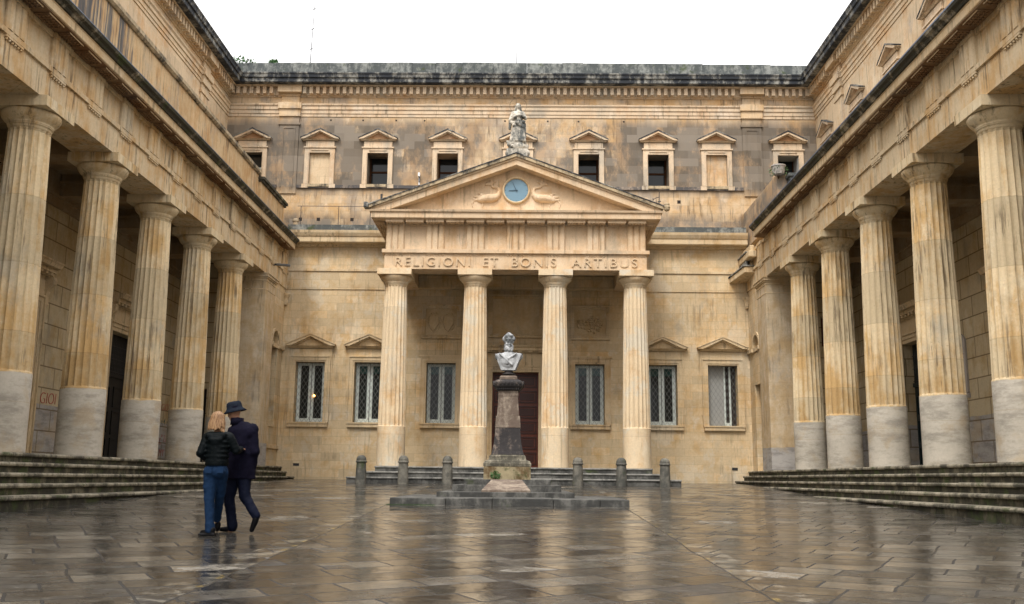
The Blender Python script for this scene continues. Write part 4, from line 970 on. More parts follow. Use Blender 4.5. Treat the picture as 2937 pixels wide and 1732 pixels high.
# ------------------------------------------------------------------ steps
def side_steps(L):
    t = thing('stone_steps', 'long mossy flight of steps below the left colonnade' if L else 'long mossy flight of steps below the right colonnade', 'steps', ((-9 if L else 8.3), 20, -.6))
    off = -Vector(t.location); zs = [.39, .205, .02, -.16, -.345]
    x0 = -9.35 if L else 8.65; s_ = 1 if L else -1; ends = [37.70, 37.15, 37.05, 36.9, 36.8]
    for i, z in enumerate(zs):
        x = x0+s_*.33*i; a, b = Y0, ends[i]
        bot = z-.22 if i < 4 else z-.8
        pth = [(x, a), (x, b)] if L else [(x, b), (x, a)]
        # worn slabs of different length, each a little out of line
        rr = random.Random(40+i+(9 if L else 0)); tread = MB(); rs = MB(); q = a
        while q < b-.05:
            l_ = min(rr.uniform(1.1, 2.4), b-q); dx = rr.uniform(-.008, .008); dz = rr.uniform(-.006, .006); c_ = q+l_-.006
            pf = [(-.42, z-.075), (.025+dx, z-.07), (.038+dx, z-.055), (.042+dx, z-.03), (.03+dx, z-.006+dz), (.012+dx, z+dz), (-.42, z+dz*.3)]
            tread.sweep(pf, [(x, q), (x, c_)] if L else [(x, c_), (x, q)]); q += l_
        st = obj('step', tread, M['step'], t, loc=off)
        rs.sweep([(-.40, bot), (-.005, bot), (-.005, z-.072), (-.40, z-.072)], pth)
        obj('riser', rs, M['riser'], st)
    return t
side_steps(True); side_steps(False)
ps = thing('stone_steps', 'grey steps climbing to the four portico columns', 'steps', (XC, 32.2, -.15)); off = -Vector(ps.location)
for i, (x0, x1, y0, z0, z1) in enumerate(((-5.72, 5.08, 31.55, -.35, .03), (-5.32, 4.66, 31.95, -.1, .21), (-4.93, 4.27, 32.35, 0, .385))):
    m = MB(); rr = random.Random(60+i); q = x0
    while q < x1-.05:
        l_ = min(rr.uniform(.9, 1.8), x1-q); e_ = rr.uniform(-.006, .006)
        m.sweep([(-.5, z1-.055), (.0+e_, z1-.055), (.018+e_, z1-.045), (.02+e_, z1-.018), (.008+e_, z1-.002), (-.5, z1+rr.uniform(-.003, .003))], [(q, y0), (q+l_-.008, y0)]); q += l_
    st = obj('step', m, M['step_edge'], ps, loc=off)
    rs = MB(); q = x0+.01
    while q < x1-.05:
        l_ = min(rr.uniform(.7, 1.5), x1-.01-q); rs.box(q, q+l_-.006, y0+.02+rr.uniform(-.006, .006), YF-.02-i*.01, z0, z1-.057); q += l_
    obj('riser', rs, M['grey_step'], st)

# ------------------------------------------------------------------ bollards
def px(dx, dy): return dx, dy
bm_ = MB().lathe([(.175, -.1), (.175, .0), (.172, .03), (.165, .34), (.152, .64), (.150, .665), (.170, .675), (.176, .70), (.170, .725), (.158, .735), (.156, .75), (.160, .765), (.150, .81), (.12, .86), (.07, .895), (.001, .905)], 28)
BM = bm_.mesh('bollard', True)
bl = ['mossy leftmost stone bollard, standing alone left of the portico steps', 'stone bollard second from the left, below the leftmost portico column', 'dark stone bollard between the two left portico columns, nearest left of the bust',
      'pale round topped bollard nearest right of the bust pedestal', 'stone bollard below the space left of the rightmost portico column', 'rightmost stone bollard, beside the end of the portico steps']
for lab, rx in zip(bl, (-.16605, -.12286, -.07770, .05531, .09967, .14397)):
    y = 30.9; o = link('bollard', BM, M['bollard'], None, (rx*y, y, gz(rx*y, y)-.02), (0, 0, random.uniform(0, 6)))
    tag(o, lab, 'bollard', 'stone bollards before the portico')

# ------------------------------------------------------------------ monument
MY = 24.2; MX = -.395
mo = thing('pedestal', 'tall weathered stone pedestal on a stepped plinth carrying the bust', 'pedestal', (MX, MY, -.45)); off = -Vector(mo.location)
def sq(mb, prof, c=(MX, MY)):                                         # square lathe
    vs = []; fs = []
    for h, z in prof: vs += [(c[0]-h, c[1]-h, z), (c[0]+h, c[1]-h, z), (c[0]+h, c[1]+h, z), (c[0]-h, c[1]+h, z)]
    n_ = len(prof)
    for i in range(n_-1): fs += [(i*4+k, i*4+(k+1) % 4, (i+1)*4+(k+1) % 4, (i+1)*4+k) for k in range(4)]
    fs += [(3, 2, 1, 0), tuple((n_-1)*4+k for k in range(4))]
    return mb.add(vs, fs)
def mob(n_, mb, mat, **k): return obj(n_, mb, mat, mo, loc=off, **k)
# platform: broad kerb, second step, block
m = MB(); x = -2.73
for wd in (1.15, .95, 1.25, .95, .60): m.box(x, x+wd-.008, 20.1, 28.2, -.75, -.392+random.uniform(-.004, .004)); x += wd
mob('lower_platform', m, M['grey_step'], bevel=.015, label='broad low kerb of the monument')
mob('middle_platform', MB().box(-1.90, 1.12, 21.5, 27.0, -.45, -.285), M['grey_step'], bevel=.012)
mob('upper_platform', MB().box(-1.62, .86, 22.3, 26.4, -.3, -.135).box(-1.40, .64, 22.9, 25.8, -.14, -.01), M['grey_step'], bevel=.012)
mob('sloping_block', MB().add([(-.93, 21.7, -.38), (.16, 21.7, -.38), (.16, 21.7, -.235), (-.93, 21.7, -.235), (-.75, 22.85, -.38), (-.03, 22.85, -.38), (-.03, 22.85, -.008), (-.75, 22.85, -.008)],
    [(0, 3, 2, 1), (4, 5, 6, 7), (0, 1, 5, 4), (1, 2, 6, 5), (2, 3, 7, 6), (3, 0, 4, 7)]), M['ped_pale'], bevel=.02)
mob('plinth', sq(MB(), [(.57, -.05), (.57, .30)]), M['ped_rust'], bevel=.015)
mob('base_moulding', sq(MB(), [(.575, .302), (.58, .37), (.56, .40), (.55, .43), (.46, .46), (.445, .50), (.44, .55), (.41, .58)]), M['step'])
mob('lower_shaft', sq(MB(), [(.405, .582), (.372, .68), (.345, .82), (.322, 1.0), (.305, 1.24)]), M['ped_dark'], bevel=.01)
mob('middle_block', sq(MB(), [(.315, 1.242), (.312, 1.26), (.298, 1.50), (.30, 1.53)]), M['ped_pale'], bevel=.01)
mob('upper_shaft', sq(MB(), [(.272, 1.532), (.255, 1.8), (.243, 2.02), (.252, 2.03), (.25, 2.05), (.245, 2.16)]), M['ped_pale'], bevel=.008)
cp = sq(MB(), [(.26, 2.162), (.285, 2.19), (.30, 2.21), (.35, 2.25), (.37, 2.28), (.37, 2.33), (.35, 2.38), (.29, 2.42), (.24, 2.44)])
for s_ in (-1, 1):
    for k in range(7): cp.sphere((MX-.30+k*.10, MY+s_*.36, 2.34), (.05, .04, .055), 8, 6); cp.sphere((MX+s_*.36, MY-.30+k*.10, 2.34), (.04, .05, .055), 8, 6)
for k in range(11): cp.box(MX-.29+k*.053, MX-.29+k*.053+.03, MY-.32, MY-.26, 2.185, 2.23)
mob('capital', cp, M['ped_dark'])
mob('small_block', sq(MB(), [(.22, 2.44), (.22, 2.51), (.18, 2.54)]), M['ped_pale'], bevel=.01)
def bust():
    m = MB(); x, y, z = 0, 0, 0
    # draped shoulders cut to a socle
    m.sphere((0, .02, .34), (.31, .16, .13)); m.cap((-.25, .02, .36), .085, (.25, .02, .36), .085); m.cap((0, .02, .12), .11, (0, .02, .34), .17)
    m.add([(-.17, -.12, .04), (.17, -.12, .04), (.17, .10, .04), (-.17, .10, .04), (-.33, -.08, .42), (.33, -.08, .42), (.33, .10, .42), (-.33, .10, .42)], [(0, 3, 2, 1), (4, 5, 6, 7), (0, 1, 5, 4), (1, 2, 6, 5), (2, 3, 7, 6), (3, 0, 4, 7)])
    m.sphere((0, -.03, .24), (.22, .14, .20))
    m.cap((0, .0, .45), .085, (.0, -.01, .60), .08)
    m.cap((-.20, -.12, .42), .022, (.10, -.17, .16), .022); m.cap((.20, -.12, .42), .022, (.02, -.16, .30), .022)
    hz = .70; m.sphere((0, .0, hz+.03), (.098, .122, .135)); m.sphere((0, -.035, hz-.03), (.08, .09, .11))
    m.sphere((0, -.135, hz-.005), (.02, .035, .045)); m.sphere((0, -.11, hz+.055), (.07, .03, .02)); m.cap((-.05, -.12, hz-.062), .022, (.05, -.12, hz-.062), .022)
    rd = random.Random(5)
    for k in range(34):
        a = rd.uniform(-1.5, 1.5); m.sphere((.085*math.sin(a), -.03-.085*math.cos(a), hz-.13+rd.uniform(-.07, .05)), rd.uniform(.026, .04), 8, 6)
    for k in range(70):
        a = rd.uniform(0, 6.28); e_ = rd.uniform(.1, 1.45); c_ = math.cos(e_)
        p_ = Vector((.105*c_*math.cos(a), .02+.125*c_*math.sin(a), hz+.06+.13*math.sin(e_)))
        if p_.y < -.075 and p_.z < hz+.12: continue
        m.sphere(p_, rd.uniform(.024, .040), 8, 6)
    for s_ in (-1, 1): m.sphere((s_*.118, .0, hz+.07), (.04, .05, .06)); m.sphere((s_*.102, .01, hz), (.018, .03, .04)); m.sphere((s_*.036, -.108, hz+.03), (.018, .012, .012))
    return blob(m, .010, 3)
bo = link('bust', bust(), M['bust'], None, (MX+.0, MY, 2.64), (0, 0, R(-8)))
for v in bo.data.vertices: v.co = Vector((v.co.x*1.06, v.co.y*1.04, v.co.z*1.10))
tag(bo, 'pale stone bust of a bearded man with curly hair on the tall pedestal', 'bust')
link('socle', MB().lathe([(.17, -.105), (.17, -.08), (.12, -.06), (.10, .0), (.13, .06), (.20, .16)], 24).mesh('socle', True), M['ped_dark'], bo, (0, .02, .04))

# ------------------------------------------------------------------ statue on the pediment
def statue():
    m = MB(); rd = random.Random(11)
    m.sphere((.0, 0, 1.80), (.085, .10, .125)); m.sphere((0, .03, 1.84), (.10, .11, .11)); m.cap((0, 0, 1.60), .06, (0, 0, 1.74), .055)
    for s_ in (-1, 1): m.cap((s_*.07, .06, 1.85), .045, (s_*.11, .06, 1.62), .04)
    m.sphere((0, 0, 1.46), (.23, .15, .17)); m.cap((0, 0, 1.15), .16, (0, 0, 1.45), .18); m.cap((-.17, 0, 1.54), .085, (-.28, -.05, 1.26), .075); m.cap((-.28, -.05, 1.26), .07, (-.10, -.19, 1.34), .055)
    m.cap((.17, 0, 1.54), .08, (.27, -.06, 1.32), .07); m.cap((.27, -.06, 1.32), .06, (.12, -.18, 1.40), .05); m.sphere((.0, -.17, 1.40), (.08, .05, .05))
    for k in range(9):
        a = -1.0+2.0*k/8; x0 = .13*math.sin(a*1.2); x1 = .27*math.sin(a*1.25)
        m.cap((x0, -.10, 1.16), .05, (x1, -.15-.05*math.cos(a), .42), .055)
    m.cap((0, .02, 1.1), .17, (.0, .02, .45), .25); m.cap((.10, -.05, .5), .18, (.06, 0, .30), .2)
    for (a, b, r1) in (((-.26, -.06, 1.18), (.10, -.18, 1.06), .06), ((.10, -.18, 1.06), (.24, -.08, .78), .06), ((-.28, 0, 1.22), (-.30, .02, .95), .07), ((-.05, -.2, 1.10), (.2, -.17, .94), .05), ((.24, -.05, 1.1), (.27, 0, .6), .06), ((.0, -.2, 1.12), (.25, -.12, 1.18), .045)): m.cap(a, r1, b, r1*.8)
    m.sphere((0, 0, .20), (.36, .28, .22)); m.cap((-.34, 0, 0), .12, (.32, 0, 0), .14); m.cap((-.32, -.12, .28), .08, (-.16, -.16, .34), .08); m.cap((-.38, -.12, .40), .05, (-.30, -.12, .25), .06)
    for k in range(26): m.sphere((rd.uniform(-.33, .33), rd.uniform(-.25, .1), rd.uniform(0, .36)), rd.uniform(.05, .09), 8, 6)
    for k in range(18): m.sphere((rd.uniform(-.24, .26), rd.uniform(-.2, -.1), rd.uniform(1.0, 1.5)), rd.uniform(.03, .055), 8, 6)
    return blob(m, .02, 2)
stt = tag(link('statue', statue(), M['statue'], None, (-.31, 33.9, 11.78), (0, 0, 0)), 'weathered robed stone statue with a wire halo standing on the pediment peak', 'statue')
link('halo', MB().tube([(.31*math.cos(2*math.pi*k/48), .02, 1.84+.31*math.sin(2*math.pi*k/48)) for k in range(49)], .0055, 5).mesh('halo'), M['iron'], stt)
link('plinth', MB().box(-.40, .36, -.35, .4, -.42, .06).mesh('plinth'), M['statue'], stt)
link('staff', MB().tube([(.33, -.05, -.05), (.20, -.16, .75)], .008, 5).mesh('staff'), M['iron'], stt)

# ------------------------------------------------------------------ small things
def at_px(x, y, Yd):                                                   # a point on the plane Y = Yd behind pixel (x, y) of the photograph: used once, to place
    a = x-1468.5; b = y-866; r = -.0106; a, b = a*math.cos(r)-b*math.sin(r), a*math.sin(r)+b*math.cos(r)
    c, s = math.cos(.1814), math.sin(.1814); u = -b; f = 2769.58; Yc = c*f-s*u; Z = s*f+c*u; cy, sy = math.cos(-.0136), math.sin(-.0136)
    v = Vector((cy*a+sy*Yc, -sy*a+cy*Yc, Z)); return v*(Yd/v.y)
def antenna(x, y, z0, z1, lean, label, rungs):
    o = obj('antenna', MB().tube([(x, y, z0), (x+lean*.5, y, (z0+z1)/2), (x+lean, y, z1)], [.028, .021, .014], 6), M['iron']); tag(o, label, 'antenna', 'masts on the roof')
    for k in range(rungs):
        t = .15+.8*k/max(1, rungs-1); zz = z0+(z1-z0)*t; xx = x+lean*t
        link('crossbar', MB().tube([(xx-.10, y, zz-.05), (xx+.08, y, zz+.06)], .016, 5).mesh('c'), M['iron'], o)
p = at_px(886, 186, 42); q = at_px(903, 12, 42); antenna(p.x, 42, p.z-2, q.z, q.x-p.x, 'tall leaning antenna mast with crossbars rising above the left of the roof', 5)
p = at_px(1482, 186, 42); q = at_px(1482, 116, 42); antenna(p.x, 42, p.z-2, q.z, 0, 'short thin rod rising above the middle of the roof', 0)
def plant(loc, n_, spread, h, label, name='plant', seed=1, mat='leaf', leaf=.05):
    rd = random.Random(seed); m = MB(); st_ = MB(); t = thing(name, label, 'plant', loc)
    for k in range(max(4, n_//26)):
        a = rd.uniform(0, 6.28); r = rd.uniform(0, spread*.7); st_.tube([(0, 0, -.1), (r*.5*math.cos(a), r*.5*math.sin(a), h*.4), (r*math.cos(a), r*math.sin(a), h*rd.uniform(.6, 1))], .008, 4)
    for k in range(n_):
        a = rd.uniform(0, 6.28); r = spread*rd.uniform(0, 1)**.6; z = h*rd.uniform(.05, 1)*(1-.45*r/spread); c = Vector((r*math.cos(a), r*math.sin(a), z))
        d1 = Vector((rd.uniform(-1, 1), rd.uniform(-1, 1), rd.uniform(-.3, 1))).normalized(); d2 = d1.orthogonal().normalized()*rd.uniform(.3, .5); s = leaf*rd.uniform(.6, 1.5)
        m.add([c, c+(d1*.5+d2)*s, c+d1*s*1.1, c+(d1*.5-d2)*s], [(0, 1, 2, 3)])
    link('leaves', m.mesh('leaves', fix=False), M[mat], t); link('stem', st_.mesh('stem'), M['window_wood'], t); return t
p = at_px(695, 186, 39.0); plant((p.x, 39.1, 17.35), 520, .75, .36, 'low spreading green bush at the far left end of the roof', seed=2, leaf=.07)
p = at_px(783, 186, 39.0); plant((p.x, 39.1, 17.45), 260, .22, .34, 'small round green bush on the roof, right of the spreading one', seed=3, leaf=.07)
p = at_px(2222, 505, 33.0); plant((p.x+.1, 32.9, 10.63), 240, .34, .45, 'weedy green plant in the grey pot on the right terrace corner', seed=4)
plant((10.35, 33.0, 10.2), 300, .36, .65, 'taller feathery plant behind the grey pot on the right terrace', seed=6)
po_ = obj('plant_pot', MB().lathe([(.14, 0), (.19, .02), (.24, .30), (.26, .30), (.26, .34), (.20, .34)], 20), M['attic'], smooth=False, loc=(p.x+.1, 32.85, 10.665)); po_.location.z = 10.663
po_.data.materials[0] = M['marble']; tag(po_, 'grey stone pot on the right terrace corner', 'plant pot')
# floodlight at the far end of the left entablature
fl = thing('floodlight', 'grey tube floodlight fixed low on the far end of the left entablature', 'light', (-9.5, 35.6, 7.9))
link('lamp_tube', MB().tube([(.10, 0, 0), (.62, -.05, -.05)], .05, 12).mesh('t'), M['metal'], fl); link('bracket', MB().box(-.06, .14, -.03, .03, -.03, .03).mesh('b'), M['iron'], fl)
sc_ = thing('security_camera', 'small white camera box fixed on the upper rear wall left of the pediment slope', 'camera', (at_px(1203, 505, YU).x, YU, at_px(1203, 512, YU).z))
link('housing', MB().box(-.04, .04, -.22, -.04, .04, .20).mesh('h'), M['white'], sc_); link('bracket', MB().box(-.02, .02, -.10, 0, -.16, .035).mesh('b'), M['metal'], sc_); link('junction_box', MB().box(-.03, .03, -.05, 0, -.28, -.17).mesh('j'), M['white'], sc_)
p = at_px(1891, 588, 33.4); wv = thing('iron_finial', 'thin bent iron bracket standing on the right slope of the pediment', 'bracket', (p.x, 33.4, p.z))
link('rod', MB().tube([(0, 0, -.15), (0, 0, .36), (.01, 0, .48)], .014, 6).mesh('r'), M['iron'], wv)
link('arm', MB().tube([(0, 0, .30), (-.12, 0, .26), (-.22, 0, .20)], .012, 6).tube([(-.22, 0, .16), (-.22, 0, .25)], .015, 5).tube([(-.05, 0, .12), (.06, 0, .14)], .02, 5).mesh('a'), M['iron'], wv)
p = at_px(1093, 565, 33.5); ch = tag(obj('vent_pipe', MB().box(-.035, .035, -.035, .035, -.2, .14), M['iron'], loc=(p.x, 33.6, p.z)), 'short dark pipe poking up behind the left slope of the pediment', 'pipe')
# terrace railing left of the portico
rl = thing('railing', 'thin iron wire railing on the terrace left of the pediment', 'railing', (-7.3, YF+.4, 9.97))
link('top_rail', MB().tube([(-2.05, 0, .95), (1.9, 0, .95)], .012, 5).mesh('t'), M['iron'], rl); link('bottom_rail', MB().tube([(-2.05, 0, .12), (1.9, 0, .12)], .012, 5).mesh('t'), M['iron'], rl)
for k in (-1.9, -.35, .95, 1.85): link('rail_post', MB().tube([(k, 0, -.2), (k, 0, .95)], .014, 5).mesh('p'), M['iron'], rl)
# marble plaque on the right back wall
pq = thing('wall_plaque', 'tall arched marble plaque on the back wall of the right gallery', 'plaque', (XUR, 27.0, 3.3))
sh = [(-.52, -.82), (-.44, -.86), (.44, -.86), (.52, -.82), (.52, .60), (.42, .74), (.2, .84), (0, .88), (-.2, .84), (-.42, .74), (-.52, .60)]
link('slab', MB().prism(sh, -.05, 0).mesh('s'), M['marble'], pq, (0, 0, 0), (0, 0, R(-90)))
tl = MB(); rd = random.Random(8)
for k in range(15):
    z = .66-.09*k; w0 = rd.uniform(.26, .42); x = -w0
    while x < w0: l_ = rd.uniform(.03, .09); tl.box(x, x+l_, -.053, -.0505, z, z+.035); x += l_+.02
link('engraved_lines', tl.mesh('l'), M['red'] if False else plain('worn_letter_paint', (.24, .15, .12), .8), pq, (0, 0, 0), (0, 0, R(-90)))
for bx in (-.56, .46): link('bracket', MB().box(bx, bx+.1, -.07, 0, -.98, -.86).mesh('b'), M['marble'], pq, (0, 0, 0), (0, 0, R(-90)))
plant((MX-.28, MY-.66, .0), 160, .12, .22, 'small weed growing at the foot of the bust pedestal', seed=9, leaf=.035)
tag(link('moss_patch', MB().box(-.5, .5, -.03, .03, -.02, .012).mesh('m'), M['moss'], None, (-2.3, 20.07, gz(-2.3, 20.05))), None, None, kind='stuff')

# ------------------------------------------------------------------ people
def cloth(name, col, rough=.7, scale=14, bump=.5, spec=.12):
    n = NT(name); v = n.t.nodes.new('ShaderNodeTexCoord').outputs['Object']; f = n.noise(v, scale, 5, .6); g_ = n.noise(v, scale*9, 3, .6)
    return n.done(n.mix(f, tuple(c*.6 for c in col), tuple(c*1.35 for c in col)), rough, n.bump(n.math('ADD', f, n.math('MULTIPLY', g_, .25)), bump, .02), spec)
M['jeans'] = cloth('blue_denim', (.009, .027, .068), .8, 9)
M['navy'] = cloth('navy_coat_cloth', (.004, .0034, .012), .85, 7)
M['trousers'] = cloth('dark_navy_trousers', (.003, .005, .016), .7, 8)
M['jacket'] = cloth('black_teal_quilted_nylon', (.0015, .0035, .0045), .6, 8, .7, .12)
M['hatfelt'] = cloth('dark_blue_felt', (.010, .014, .024), .8, 12)
M['skin'] = cloth('skin', (.48, .26, .17), .5, 10, .1)
M['shoe'] = cloth('black_leather', (.006, .006, .007), .4, 10, .2)
def hair_mat():
    n = NT('blonde_hair'); v = n.t.nodes.new('ShaderNodeTexCoord').outputs['Object']; f = n.noise(n.mapv((14, 14, 1.6), v), 6, 5, .6)
    return n.done(n.mix(n.ramp(f, .35, .65), (.15, .07, .03), (.40, .24, .12)), .5, n.bump(f, .8, .02), .4)
M['hair'] = hair_mat()
def head(m, c, face, s=1.):                                             # face: unit vector the face looks along
    c = Vector(c); f = Vector(face).normalized(); u = Vector((0, 0, 1)); u = (u-f*u.dot(f)).normalized(); r = f.cross(u); rot = Matrix((r, f, u)).transposed()
    T = lambda a, b, z: c+r*a*s+f*b*s+u*z*s
    m.sphere(T(0, -.01, .03), (.074*s, .095*s, .095*s), rot=rot); m.sphere(T(0, .02, -.035), (.058*s, .07*s, .085*s), rot=rot)
    m.sphere(T(0, .098, -.005), (.013*s, .022*s, .026*s), rot=rot); m.cap(T(0, .085, .03), .011*s, T(0, .10, -.005), .012*s)
    m.cap(T(-.022, .078, -.055), .010*s, T(.022, .078, -.055), .010*s); m.sphere(T(0, .066, -.098), (.025*s, .02*s, .02*s), rot=rot)
    for k in (-1, 1):
        m.sphere(T(k*.076, -.005, 0), (.010*s, .02*s, .032*s), rot=rot); m.sphere(T(k*.03, .078, .018), (.014*s, .01*s, .01*s), rot=rot); m.cap(T(k*.015, .085, .036), .008*s, T(k*.05, .072, .036), .008*s)
def hand_(m, wrist, d_, down, s=1.):                                    # palm with five bent fingers
    w_ = Vector(wrist); d1 = Vector(d_).normalized(); n1 = Vector(down); n1 = (n1-d1*n1.dot(d1)).normalized(); sd = d1.cross(n1)
    m.cap(w_, .026*s, w_+d1*.07*s, .03*s)
    for k, L_ in enumerate((.068, .076, .072, .056)):
        b_ = w_+d1*.085*s+sd*(k-1.5)*.020*s; c_ = b_+d1*L_*.5*s+n1*.008*s; e_ = c_+(d1*.6+n1*.5)*L_*.5*s
        m.cap(b_-d1*.02*s, .0095*s, c_, .009*s, 8); m.cap(c_, .009*s, e_, .0078*s, 8)
    b_ = w_+d1*.02*s-sd*.026*s; c_ = b_+(d1*.6-sd*.6)*.04*s; m.cap(b_, .013*s, c_, .011*s, 8); m.cap(c_, .011*s, c_+(d1*.8+n1*.3)*.035*s, .009*s, 8)
def shoe(m, heel, toe, w_=.045, h=.05):
    heel = Vector(heel); toe = Vector(toe); m.cap(heel, w_*.85, heel.lerp(toe, .5), w_*.85); m.cap(heel.lerp(toe, .45), w_*.9, toe, w_*.72); m.sphere(heel+Vector((0, 0, h*.7)), (w_*1.0, w_*1.0, w_*1.1))

def man():
    t = thing('person', 'man in long navy coat and bucket hat walking arm in arm with the woman', 'person')
    fd = Vector((-.80, .60, 0)).normalized()
    hipL, hipR = (.02, .02, .88), (.16, -.04, .88); kL, aL = (-.03, -.02, .48), (.035, .0, .085); kR, aR = (.215, -.10, .50), (.41, -.16, .255)
    b = MB(); b.cap((.09, 0, .92), .13, (.11, 0, 1.15), .14); b.cap((.11, 0, 1.15), .14, (.11, 0, 1.38), .15); b.cap((-.02, .03, 1.42), .07, (.25, -.02, 1.43), .07)
    b.cap(hipL, .085, kL, .058); b.cap(kL, .056, aL, .038); b.cap(hipR, .085, kR, .058); b.cap(kR, .056, aR, .038); b.cap((.06, .0, 1.42), .055, (.0, .02, 1.58), .052)
    b.cap(aL, .036, (.02, 0, .03), .034); b.cap((.04, 0, .03), .034, (-.12, .03, .03), .03); b.cap(aR, .036, (.40, -.165, .20), .034); b.cap((.40, -.165, .20), .034, (.365, -.15, .06), .03)
    head(b, (-.045, .03, 1.665), (-.88, .30, -.32), 1.02)
    sR, eR, wR = (.245, -.03, 1.40), (.305, -.06, 1.12), (.25, .03, .95)
    sL, eL, wL = (-.05, .06, 1.40), (-.07, .12, 1.14), (-.16, .20, 1.02)
    for a_, c_, d_ in ((sR, eR, wR), (sL, eL, wL)): b.cap(a_, .055, c_, .043); b.cap(c_, .042, d_, .03)
    hand_(b, wR, (-.3, .1, -1), (0, 1, 0)); hand_(b, wL, (-.5, .2, -.6), (0, .2, -1))
    link('body', blob(b, .014, 3), M['skin'], t)
    c = MB()                                                              # coat
    c.cap((.10, .0, .90), .165, (.12, .0, 1.20), .165); c.cap((.12, 0, 1.20), .165, (.125, 0, 1.38), .165); c.cap((.0, .03, 1.42), .095, (.235, -.02, 1.43), .095)
    c.sphere((.20, -.03, 1.38), (.13, .12, .13)); c.sphere((.04, -.01, 1.39), (.13, .12, .13))
    ring = []
    for (z, rx, ry, cx_) in ((.735, .218, .17, .11), (.80, .210, .165, .11), (.95, .20, .16, .11), (1.1, .190, .155, .118), (1.25, .195, .155, .125), (1.38, .185, .15, .125)): ring.append((z, rx, ry, cx_))
    N_ = 28; vs = [(cx_+rx*math.cos(2*math.pi*k/N_), ry*math.sin(2*math.pi*k/N_), z) for z, rx, ry, cx_ in ring for k in range(N_)]
    c.add(vs, [(i*N_+k, i*N_+(k+1) % N_, (i+1)*N_+(k+1) % N_, (i+1)*N_+k) for i in range(len(ring)-1) for k in range(N_)]+[tuple(range(N_-1, -1, -1)), tuple(range((len(ring)-1)*N_, len(ring)*N_))])
    c.cap(sR, .085, eR, .070); c.cap(eR, .068, (.265, .02, .93), .058); c.cap(sL, .085, eL, .070); c.cap(eL, .068, (-.14, .18, 1.05), .055)
    c.cap((.05, .0, 1.46), .088, (.015, .01, 1.535), .082)
    link('coat', blob(c, .013, 2, (.09, .022)), M['navy'], t)
    co = MB()
    for i in range(14):
        a0, a1 = [2*math.pi*(k)/16+.3+math.pi*.75 for k in (i, i+1)]
        P_ = lambda a, r, z: (.012+r*math.cos(a), .01+r*math.sin(a), z)
        co.add([P_(a0, .098, 1.50), P_(a1, .098, 1.50), P_(a1, .088, 1.60), P_(a0, .088, 1.60), P_(a0, .082, 1.50), P_(a1, .082, 1.50), P_(a1, .074, 1.60), P_(a0, .074, 1.60)], [(0, 1, 2, 3), (4, 5, 6, 7), (3, 2, 6, 7), (0, 1, 5, 4)])
    link('collar', co.mesh('c', True), M['navy'], t)
    sm = MB().tube([(.135, -.172, .74), (.13, -.160, .95)], .004, 4).tube([(.0, -.15, 1.10), (.12, -.168, 1.09), (.25, -.14, 1.10)], .005, 4)
    link('back_seam', sm.mesh('s'), M['trousers'], t)
    p = MB(); p.cap((.09, 0, .86), .135, (.09, 0, .93), .13); p.cap((.03, .0, .84), .105, kL, .080); p.cap(kL, .078, (.03, 0, .13), .066); p.cap((.16, -.03, .84), .105, kR, .080); p.cap(kR, .078, (.405, -.165, .235), .060)
    p.cap((.03, -.005, .14), .070, (.035, 0, .075), .074)
    link('trousers', blob(p, .013, 2, (.08, .022)), M['trousers'], t)
    s = MB(); shoe(s, (.06, 0, .04), (-.13, .03, .035)); link('shoe', blob(s, .012, 3), M['shoe'], t)
    s = MB(); s.cap((.41, -.17, .20), .046, (.39, -.16, .13), .044); s.cap((.39, -.16, .14), .043, (.355, -.15, .04), .036); link('shoe', blob(s, .012, 3), M['shoe'], t)
    h = MB(); prof = [(.150, 0), (.155, .004), (.118, .035), (.103, .06), (.100, .10), (.092, .135), (.070, .152), (.001, .158)]
    n_ = 32; vs = [(r*1.08*math.cos(2*math.pi*k/n_), r*math.sin(2*math.pi*k/n_), z) for r, z in prof for k in range(n_)]
    vs += [(.9*r*1.08*math.cos(2*math.pi*k/n_), .9*r*math.sin(2*math.pi*k/n_), z-.004) for r, z in ((.150, 0), (.103, .055)) for k in range(n_)]
    m_ = len(prof); fs = [(i*n_+k, i*n_+(k+1) % n_, (i+1)*n_+(k+1) % n_, (i+1)*n_+k) for i in range(m_-1) for k in range(n_)]
    fs += [(m_*n_+k, m_*n_+(k+1) % n_, (m_+1)*n_+(k+1) % n_, (m_+1)*n_+k) for k in range(n_)]+[(k, (k+1) % n_, m_*n_+(k+1) % n_, m_*n_+k) for k in range(n_)]
    h.add(vs, fs); ho = link('hat', h.mesh('hat', True), M['hatfelt'], t, (-.03, .025, 1.685), (0, R(-13), R(20)))
    link('hat_band', MB().lathe([(.104, .055), (.103, .082)], 28, cap=False).mesh('b', True), M['navy'], ho)
    return t
